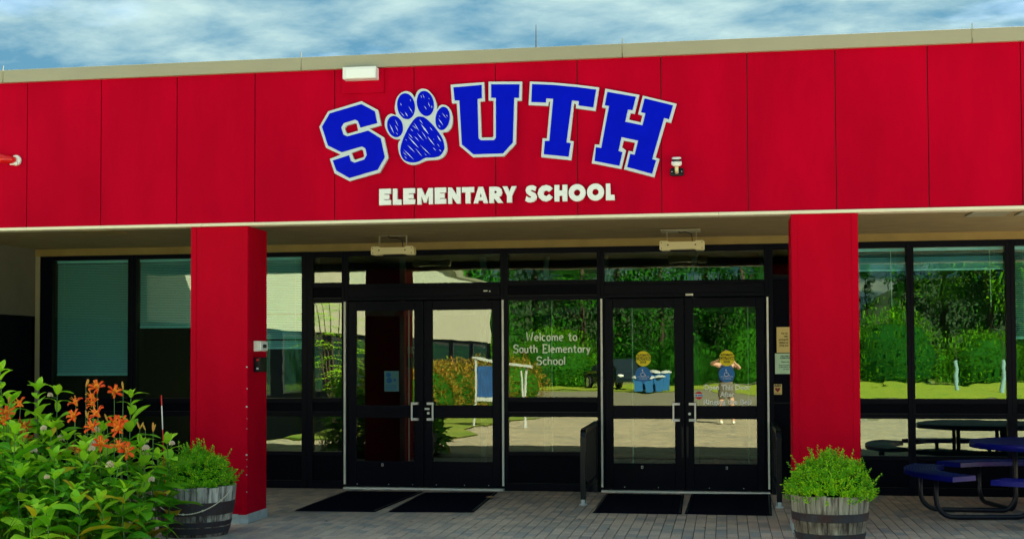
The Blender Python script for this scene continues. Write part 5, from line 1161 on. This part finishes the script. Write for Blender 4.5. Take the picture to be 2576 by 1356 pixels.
for ca in (184, 270, 7, 97):
    hwid = 35; r0, r1, ZB = 1.12, 1.42, 0.46
    bo = sector(r0+.01, r1-.01, ca-hwid+.5, ca+hwid-.5, ZB).build('bench', perf, t)
    rb_ = MB()
    for q_ in range(9):
        rr = r0+.03+(r1-r0-.06)*q_/8
        rb_.v += []; sg = sector(rr-.006, rr+.006, ca-hwid+1.5, ca+hwid-1.5, ZB+.0035, 14, .003); rb_.add(sg.v, sg.f)
    rb_.build('seat_ribs', MT['bluetop'], bo)
    rim = MB(); L_ = []
    for i in range(19): L_.append((r1, ca-hwid+2*hwid*i/18))
    for i in range(19): L_.append((r0, ca+hwid-2*hwid*i/18))
    vs = []; n_ = len(L_)
    for r, a in L_:
        c_, s_ = math.cos(R(a)), math.sin(R(a)); o_ = .008 if r == r1 else -.008
        vs += [((r+o_)*c_,(r+o_)*s_,ZB-.045),((r+o_)*c_,(r+o_)*s_,ZB),(r*c_,r*s_,ZB+.005),((r-o_*1.5)*c_,(r-o_*1.5)*s_,ZB-.001)]
    rim.add(vs, [(4*i+j,4*((i+1)%n_)+j,4*((i+1)%n_)+j+1,4*i+j+1) for i in range(n_) for j in range(3)])
    rim.build('bench_rim', MT['bluetop'], bo)
    for off in (-15, 15):
        a = R(ca+off); ax = Vector((math.cos(a), math.sin(a), 0)); q0 = Vector((math.cos(R(ca)),math.sin(R(ca)),0)); sd_ = Vector((-q0.y,q0.x,0))*(0.33*(1 if off > 0 else -1))
        def at(r, z): return q0*r+sd_*(0.75+0.25*r)+Vector((0,0,z))
        path = [at(1.22,ZB-.01),at(1.22,.22)]
        for k in range(1,7): th = math.pi/2*k/6; path.append(at(1.22-.17*(1-math.cos(th)), .20-.17*math.sin(th)))
        path.append(at(.80,.03))
        for k in range(0,7): th = math.pi/2*k/6; path.append(at(.42-.13*math.sin(th), .03+.17*(1-math.cos(th))))
        path += [at(.29,.45),at(.29,ZT-.05)]
        g = MB(); g.tube(path, 0.024, 12); g.build('support_tube', MT['tubing'], t, smooth=True)
    g = MB(); g.box(-.0,-.0,0,.001,.001,.001)
    for off in (-.33,.33):
        p = q0*1.22+Vector((-q0.y,q0.x,0))*off
        h = MB(); h.tube([p+Vector((0,0,ZB-.03))-q0*.11, p+Vector((0,0,ZB-.03))+q0*.11], 0.016, 8); h.build('seat_bracket', MT['tubing'], t)
g = MB(); g.lathe([(.45,ZT-.075),(.45,ZT-.06)], n=24, cap=False); g.tube([(-.7,0,ZT-.05),(.7,0,ZT-.05)],.014,8); g.tube([(0,-.7,ZT-.05),(0,.7,ZT-.05)],.014,8); g.build('cross_brace', MT['tubing'], t)

# ================================================================== litter on the paving
litlab = [(-2.35,-3.5),(-2.05,-3.62),(-3.05,-3.15),(-1.75,-3.0),(-1.1,-3.45),(-0.75,-3.05),(-0.2,-3.25),(-3.4,-3.6),(-2.7,-2.85),(-1.45,-2.75),(0.1,-2.95),(-3.9,-3.2)]
lfm = mat('dead_leaf', (0.03,0.022,0.015), 0.9); lb = MB()
add_leaf(lb, Vector((-.03,0,.003)), Vector((1,.2,.05)), Vector((0,0,1)), .06, .022); add_leaf(lb, Vector((0,0,.003)), Vector((-.3,1,.1)), Vector((0,0,1)), .035, .012)
lme = lb.mesh('dead_leaf', lfm)
for i, (x,y) in enumerate(litlab):
    o = inst('dead_leaf', lme); o.location = (x,y,0.003); o.rotation_euler = (0,0,i*1.3); tag(o, 'small dry leaf scrap on the pavers, '+nth(sorted(litlab).index((x,y)))+' before the doors', 'leaf litter', 'dry leaf scraps on the paving')

# ================================================================== what stands behind the camera and shows in the glass
# side wing of the school
t = thing('school_wing', (-8.95,-18,0), 'cream side wing of the school seen mirrored in the left doors', 'building')
MB().box(-6.0,-16,2.2,0.0,14.4,4.45).build('upper_wall', MT['creamwall'], t)
MB().box(-6.0,-16,0,-0.02,14.4,2.2).build('lower_wall', MT['panelblack'], t)
MB().box(-6.0,-16.05,4.45,0.06,14.3,4.55).build('roof_edge', MT['coping'], t)
for k in range(8):
    y = -15+3.4*k
    w_ = MB().box(-0.02,y,0.9,0.0,y+2.6,2.1).build('window', MT['intdark'], t)
    MB().box(0.001,y+0.05,0.95,0.006,y+2.55,2.05).build('pane', MT['glass'], w_)
# trees
def crown(rg, H, R_, base, n, leaf, conifer):
    b = MB(); cl = []
    for k in range(26):
        u = rg.random()
        if conifer:
            z = base+(H-base)*u; rr = R_*(1-u)**0.8*rg.uniform(.4,1); a = rg.uniform(0,6.28)
            cl.append((Vector((rr*math.cos(a),rr*math.sin(a),z)), R_*(.45*(1-u)+.12)))
        else:
            a = rg.uniform(0,6.28); ph = math.acos(rg.uniform(-.6,1)); rr = rg.uniform(.45,.85)
            cz = (H+base)/2; hh = (H-base)/2
            cl.append((Vector((R_*rr*math.sin(ph)*math.cos(a),R_*rr*math.sin(ph)*math.sin(a),cz+hh*rr*math.cos(ph))), R_*rg.uniform(.22,.38)))
    for i in range(n):
        c, r = rg.choice(cl); d = Vector((rg.gauss(0,1),rg.gauss(0,1),rg.gauss(0,1))).normalized()
        p = c+d*r*rg.uniform(.5,1.05); p.z = max(p.z, base*.8)
        add_leaf(b, p, d+Vector((rg.uniform(-.6,.6),rg.uniform(-.6,.6),rg.uniform(-.5,.2))), Vector((0,0,1)), leaf*rg.uniform(.7,1.4), leaf*rg.uniform(.4,.8))
    return b
protos = []
rg = random.Random(31)
for kind, H, R_, base, m in (('c',16,3.4,1.0,'treeA'),('c',19,3.8,1.2,'treeA'),('d',13,4.2,1.5,'treeB'),('d',15,4.6,1.5,'treeA')):
    cm = crown(rg, H, R_, base, 9500, 0.27, kind == 'c').mesh('crown', MT[m])
    tm = MB(); tm.tube([(0,0,0),(.1,.05,H*.4),(0,.1,H*.85)],[.28,.2,.05],8)
    for k in range(6):
        a = k*1.1; z = H*(.25+.09*k); tm.tube([(0,0,z),(math.cos(a)*R_*.5,math.sin(a)*R_*.5,z+1.2)],[.09,.03],5)
    protos.append((cm, tm.mesh('trunk', MT['bark'], True), kind, H))
rg = random.Random(5)
spots = []
for k in range(17): spots.append((-50+k*5.6+rg.uniform(-1,1), -74+rg.uniform(-3,3), rg.choice((0,1,2,3)), rg.uniform(.8,1.1)))
for k in range(15): spots.append((-52+k*6.2+rg.uniform(-1,1), -84+rg.uniform(-3,3), rg.choice((0,1,3)), rg.uniform(.95,1.25)))
ntree = 0
spots.sort(key=lambda q: (q[1] < -79, q[0])); nfront = sum(1 for q in spots if q[1] >= -79)
for i, (x,y,k,s) in enumerate(spots):
    if 8.5 < x < 15: s *= 0.40
    cm, tm, kind, H = protos[k]
    nm = 'conifer_tree' if kind == 'c' else 'broadleaf_tree'
    tt = thing(nm, (x,y,0), ('dark conifer' if kind == 'c' else 'leafy broadleaf tree')+(', '+nth(i)+' in the front row of the mirrored wood' if i < nfront else ', '+nth(i-nfront)+' in the back row of the mirrored wood'), 'tree', 'trees of the wood across the road'+(' (conifers)' if kind == 'c' else ' (broadleaf)'), rg.uniform(0,6)); tt.scale = (s,s,s)
    inst('crown', cm, tt); inst('trunk', tm, tt)
# wooded hillside behind the trees, one mass
hm = MB(); hv = []; nx_, ny_ = 60, 8
for j in range(ny_+1):
    for i in range(nx_+1):
        x = -90+180*i/nx_; y = -86-6*j; gap = 1-0.55*math.exp(-((x-12)/4.5)**2)
        z = (1.2*j*gap+0.9*noise.noise(Vector((x*.1,y*.1,0)))*min(1,j)) if j else 0.0
        hv.append((x,y,z))
hm.add(hv, [(j*(nx_+1)+i,j*(nx_+1)+i+1,(j+1)*(nx_+1)+i+1,(j+1)*(nx_+1)+i)[::-1] for j in range(ny_) for i in range(nx_)])
tag(hm.build('hillside', mat('wood_floor',(0.02,0.05,0.01),.95), None), kind='structure')
wd = MB(); rg = random.Random(8)
for k in range(85000):
    x = rg.uniform(-70,60); lay = rg.random(); y = -70-lay*26; gap = 1-0.60*math.exp(-((x-12)/3.6)**2)
    top = (3.0+9.5*lay)*gap*(0.8+.5*noise.noise(Vector((x*.25,y*.2,3)))); z = rg.uniform(0.0,1.0)*max(1.0,top)
    add_leaf(wd, Vector((x,y,z)), Vector((rg.uniform(-1,1),rg.uniform(-1,1),rg.uniform(-.6,.9))), Vector((0,0,1)), rg.uniform(.28,.6), rg.uniform(.14,.3))
tag(wd.build('woodland', MT['treeA']), kind='stuff')
# shrubs
def shrub(x,y,rx,ry,h,m,label,n=2600,leaf=.09,seed=1,group=None,name='shrub'):
    rg = random.Random(seed); tt = thing(name,(x,y,0),label,'shrub',group); b = MB()
    for i in range(n):
        d = Vector((rg.gauss(0,1),rg.gauss(0,1),abs(rg.gauss(0,1)))).normalized(); f = rg.uniform(.72,1.0)*(1+.18*noise.noise(d*3+Vector((seed,0,0))))
        p = Vector((d.x*rx*f,d.y*ry*f,d.z*h*f))
        add_leaf(b,p,d+Vector((rg.uniform(-.7,.7),rg.uniform(-.7,.7),rg.uniform(-.4,.4))),Vector((0,0,1)),leaf*rg.uniform(.7,1.4),leaf*rg.uniform(.35,.6))
    tag(b.build('foliage',MT[m],tt),kind='stuff')
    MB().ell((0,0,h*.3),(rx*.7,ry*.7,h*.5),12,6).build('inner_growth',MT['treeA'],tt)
    MB().tube([(0,0,0),(0,0,h*.6)],.04,6).build('stem',MT['bark'],tt)
for i,(x,y,rx,h) in enumerate(((-8.0,-16.5,1.0,1.5),(-7.9,-19.0,1.1,1.55),(-8.0,-22,1.2,1.6),(-7.8,-25.5,1.5,1.6),(-7.2,-29,1.5,1.7))):
    shrub(x,y,rx*.8,rx*1.3,h,'hedgeo',['nearest','second','third','fourth','farthest'][i]+' orange-tinged shrub along the cream wing, seen in the door glass',seed=40+i,group='orange-tinged shrubs along the wing',leaf=.11)
for i,(x,y,r,h,m) in enumerate(((4.5,-61.5,2.5,3.4,'treeA'),(9.5,-61,3.2,4.6,'treeB'),(14.5,-61.5,2.8,3.2,'treeB'),(19,-61.5,3,4.2,'treeA'),(-2.5,-61.6,2.2,3.0,'treeA'),(-9.5,-58,3,3.4,'treeB'),(-16,-57,3.2,3.6,'hedgeo'),(-12.5,-50,2.6,2.8,'treeB'),(25,-61,3.2,4.2,'treeB'),(1.5,-68,2.4,4.5,'treeA'))):
    shrub(x,y,r,r*.7,h,m,'rounded '+('orange-green' if m=='hedgeo' else 'green')+' bush on the mirrored far lawn, '+nth(sorted([4.5,9.5,14.5,19,-2.5,-9.5,-16,-12.5,25,1.5]).index(x)),n=5000,leaf=.17,seed=60+i,group='bushes along the far lawn edge'+(' (orange)' if m=='hedgeo' else ''),name='lawn_bush')
# tall feathery shrub by the bed, mirrored in the side light
t = thing('sumac_shrub',(-7.75,-9.7,0.03),'tall feathery green shrub left of the entrance, mirrored in the narrow side light','shrub')
rg = random.Random(91); st = MB(); lf = MB()
for k in range(11):
    a = rg.uniform(0,6.28); hh = rg.uniform(1.7,3.25); e = Vector((math.cos(a)*rg.uniform(.2,.7), math.sin(a)*rg.uniform(.2,.7), hh)); st.tube([(0,0,0),e*0.5+Vector((0,0,.2)),e],[.02,.014,.006],5)
    for j in range(7):
        b0 = rg.uniform(0,6.28); d = Vector((math.cos(b0),math.sin(b0),rg.uniform(-.1,.5))).normalized(); p0_ = e*rg.uniform(.45,1.0)
        for q in range(9):
            u = q/8; p = p0_+d*.5*u-Vector((0,0,.16*u*u)); s_ = d.cross(Vector((0,0,1))).normalized()
            for sg in (-1,1): add_leaf(lf,p,s_*sg+d*.5+Vector((0,0,-.2)),Vector((0,0,1)),.13*(1-.4*u),.035)
st.build('stem',MT['bark'],t); tag(lf.build('foliage',MT['bushy'],t),kind='stuff')
# blue notice board in a white frame
t = thing('notice_board',(-5.15,-14.2,0),'blue notice board in a slanted white frame, mirrored in the left door','sign')
MB().box(-.55,-.03,.72,.0,.03,1.42).build('board',mat('dark_blue_board',(0.01,0.07,0.26),.6,var=.3,vscale=6),t)
f_ = MB(); f_.box(-.60,-.05,.6,-.56,.05,1.60); f_.box(-.555,-.05,.62,.0,.05,.715)
f_.add([(-.66,-.08,1.60),(.72,-.08,1.36),(.72,.08,1.36),(-.66,.08,1.60),(-.66,-.08,1.65),(.72,-.08,1.41),(.72,.08,1.41),(-.66,.08,1.65)],[(0,3,2,1),(4,5,6,7),(0,1,5,4),(1,2,6,5),(2,3,7,6),(3,0,4,7)])
f_.build('white_frame',MT['worn_white'],t)
for x in (0.60,-0.59): MB().tube([(x-.06,0,0),(x,0,1.4 if x>0 else .6)],.03,6).build('post',MT['worn_white'],t)
MB().tube([(.48,0,1.35),(.57,0,0)],.025,6).build('post',MT['worn_white'],t)
# blue carts with pale lids, parked across the road
for i in range(6):
    t = thing('blue_bin',(-4.15+0.5*(i%3)*1.0+(0.25 if i>2 else 0),-47.6-(1.0 if i>2 else 0),0),'blue wheeled bin with white lid, '+('left','middle','right')[i%3]+(' of the front row' if i<3 else ' of the back row')+' mirrored in the right doors','bin','blue bins in a row across the road'); t.scale = (.62,.8,.66 if i < 3 else .85)
    b = MB(); b.add([(-.28,-.3,.05),(.28,-.3,.05),(.28,.3,.05),(-.28,.3,.05),(-.35,-.38,1.0),(.35,-.38,1.0),(.35,.38,1.0),(-.35,.38,1.0)],[(0,3,2,1),(0,1,5,4),(1,2,6,5),(2,3,7,6),(3,0,4,7),(4,5,6,7)]); b.build('body',MT['binblue'],t)
    l = MB(); l.lathe([(.5,0),(.46,.07),(.25,.15),(.05,.17)],(0,0,1.003),12); l.build('lid',MT['worn_white'],t)
    for x in (-.25,.25): MB().lathe([(.11,-.03),(.11,.03)],(x,-.36,.11),12,'x').build('wheel',MT['tyre'],t)
# parked car
t = thing('parked_car',(-5.75,-52.5,0),'dark car parked across the road, mirrored at the edge of the right doors','car'); t.rotation_euler = (0,0,R(62))
prof = [(-2.2,.45),(-2.25,.75),(-2.1,.95),(-1.2,1.05),(-.55,1.48),(1.0,1.52),(1.75,1.1),(2.15,1.0),(2.25,.6),(2.2,.35),(-2.1,.35)]
b = MB(); n_ = len(prof); ww = [.86 if z < 1.1 else .66 for x,z in prof]
b.add([(x,-w_,z) for (x,z),w_ in zip(prof,ww)]+[(x,w_,z) for (x,z),w_ in zip(prof,ww)],[tuple(range(n_)),tuple(range(2*n_-1,n_-1,-1))]+[(i,n_+i,n_+(i+1)%n_,(i+1)%n_) for i in range(n_)]); b.build('body',MT['carpaint'],t,bevel=.05)
for x in (-1.4,1.4):
    for y in (-.86,.86):
        w_ = MB().lathe([(.33,-.1),(.33,.1)],(x,y,.33),18,'y').build('wheel',MT['tyre'],t); MB().lathe([(.19,-.105),(.19,.105)],(x,y,.33),12,'y').build('rim',MT['alu'],w_)
for y in (-.6,.6): MB().ell((2.22,y,.72),(.08,.18,.09),8,5).build('headlight',MT['white'],t)
for s_ in (-1,1):
    g = MB(); g.add([(-.95,.80*s_,1.1),(1.5,.80*s_,1.12),(.9,.69*s_,1.44),(-.5,.69*s_,1.42)],[(0,1,2,3)]); g.add([(-.95,.805*s_,1.1),(1.5,.805*s_,1.12),(.9,.70*s_,1.44),(-.5,.70*s_,1.42)],[(3,2,1,0)]); g.build('side_window',MT['intdark'],t)
# young tree shelters on the lawn
for i,(x,y) in enumerate(((8.6,-48),(10.6,-47.5),(12.8,-48.3),(14.2,-47))):
    t = thing('tree_guard',(x,y,0),'pale blue tube guard round a young tree, '+nth(i)+' in the right-hand windows','tree guard','tube guards on the far lawn')
    MB().lathe([(.10,0),(.10,1.5)],n=12,cap=False).build('tube',mat('guard_plastic',(0.22,0.36,0.42),.6) if i==0 else bpy.data.materials['guard_plastic'],t)
    MB().tube([(0,0,0),(.02,0,1.6),(0,.03,2.6)],[.03,.02,.01],6).build('trunk',MT['bark'],t)

# ================================================================== the photographer, seen only in the glass
def skinned(name, V, E, rad, m, parent, sub=2):
    me = bpy.data.meshes.new(name); me.from_pydata(V, E, []); o = bpy.data.objects.new(name, me); col.objects.link(o); o.parent = parent
    o.modifiers.new('s','SKIN'); sl = me.skin_vertices[0].data
    for i, r in enumerate(rad): sl[i].radius = (r, r) if not isinstance(r, tuple) else r
    sl[0].use_root = True
    sb = o.modifiers.new('u','SUBSURF'); sb.levels = sub; sb.render_levels = sub
    dg = bpy.context.evaluated_depsgraph_get(); dg.update()
    nm = bpy.data.meshes.new_from_object(o.evaluated_get(dg)); o.modifiers.clear(); o.data = nm; nm.name = name
    nm.materials.clear(); nm.materials.append(m); nm.polygons.foreach_set('use_smooth',[True]*len(nm.polygons))
    return o
pz = thing('person', (0.02,-16.12,0), 'person in dark sleeveless top and shorts holding up a phone, mirrored in the right door', 'person')
V = [(0,0,.96),(0,0,1.10),(0,.0,1.25),(0,0,1.40),(0,0,1.50),(0,.02,1.58),
     (-.18,0,1.42),(-.36,.10,1.44),(-.12,.36,1.575),(-.06,.41,1.59),
     (.18,0,1.42),(.33,.14,1.33),(.12,.36,1.56),(.06,.41,1.58),
     (-.10,0,.90),(-.12,.03,.50),(-.13,-.01,.10),(-.14,.10,.04),
     (.10,0,.90),(.13,.05,.50),(.15,0,.10),(.17,.11,.04)]
E = [(0,1),(1,2),(2,3),(3,4),(4,5),(3,6),(6,7),(7,8),(8,9),(3,10),(10,11),(11,12),(12,13),(0,14),(14,15),(15,16),(16,17),(0,18),(18,19),(19,20),(20,21)]
rad = [(.15,.11),(.125,.10),(.14,.11),(.15,.10),.055,.05,.06,.042,.028,.03,.06,.042,.028,.03,.09,.058,.038,.035,.09,.058,.038,.035]
body = skinned('body', V, E, rad, MT['skin'], pz)
hd = MB(); hd.ell((0,.03,1.68),(.075,.095,.115),16,10); hd.ell((0,.125,1.67),(.012,.015,.022),6,4); hd.ell((-.078,.02,1.67),(.012,.02,.03),6,4); hd.ell((.078,.02,1.67),(.012,.02,.03),6,4); hd.ell((0,.117,1.625),(.024,.006,.007),6,4)
hd.build('head', MT['skin'], pz, smooth=True)
ey = MB(); ey.ell((-.03,.112,1.69),(.011,.006,.006),6,4); ey.ell((.03,.112,1.69),(.011,.006,.006),6,4); ey.build('eyes', MT['ink'], pz)
MB().ell((0,-.005,1.715),(.086,.098,.10),14,8).build('hair', MT['hair'], pz, smooth=True)
skinned('sleeveless_top', [(0,0,.96),(0,0,1.12),(0,0,1.27),(0,0,1.40),(0,0,1.45)], [(0,1),(1,2),(2,3),(3,4)], [(.20,.155),(.19,.15),(.205,.155),(.20,.135),(.12,.10)], MT['shirt'], pz)
skinned('shorts', [(0,0,1.06),(0,0,.90),(-.105,.01,.78),(-.115,.02,.56),(.105,.01,.78),(.12,.03,.56)], [(0,1),(1,2),(2,3),(1,4),(4,5)], [(.19,.15),(.18,.145),.125,.105,.125,.105], MT['shorts'], pz)
for s_ in (-1,1):
    hnd = MB(); bx = Vector((.06*s_,.42,1.585))
    for k in range(4):
        z = bx.z+.022-.016*k; hnd.tube([(bx.x+.015*s_,bx.y,z),(bx.x,bx.y+.03,z+.003),(bx.x-.03*s_,bx.y+.03,z+.004),(bx.x-(.045-.004*abs(k-1))*s_,bx.y+.018,z)],[.0095,.009,.0085,.007],6)
    hnd.tube([(bx.x+.01*s_,bx.y-.01,bx.z-.01),(bx.x-.015*s_,bx.y-.015,bx.z-.018),(bx.x-.035*s_,bx.y-.008,bx.z-.012)],[.011,.010,.008],6)
    hnd.ell((bx.x+.018*s_,bx.y-.005,bx.z-.002),(.016,.022,.034),8,6)
    hnd.build('hand', MT['skin'], pz, smooth=True)
for s_ in (-1,1):
    MB().ell((.145*s_+.01,.05 if s_<0 else .06,.045),(.045,.125,.045),10,6).build('shoe', MT['offwhite'], pz, smooth=True)
ph = thing('phone', (0.02,-15.69,1.60), 'dark phone held up by the photographer, mirrored in the right door', 'phone')
MB().box(-.075,-.004,-.037,.075,.004,.037).build('case', MT['ink'], ph, bevel=.004)
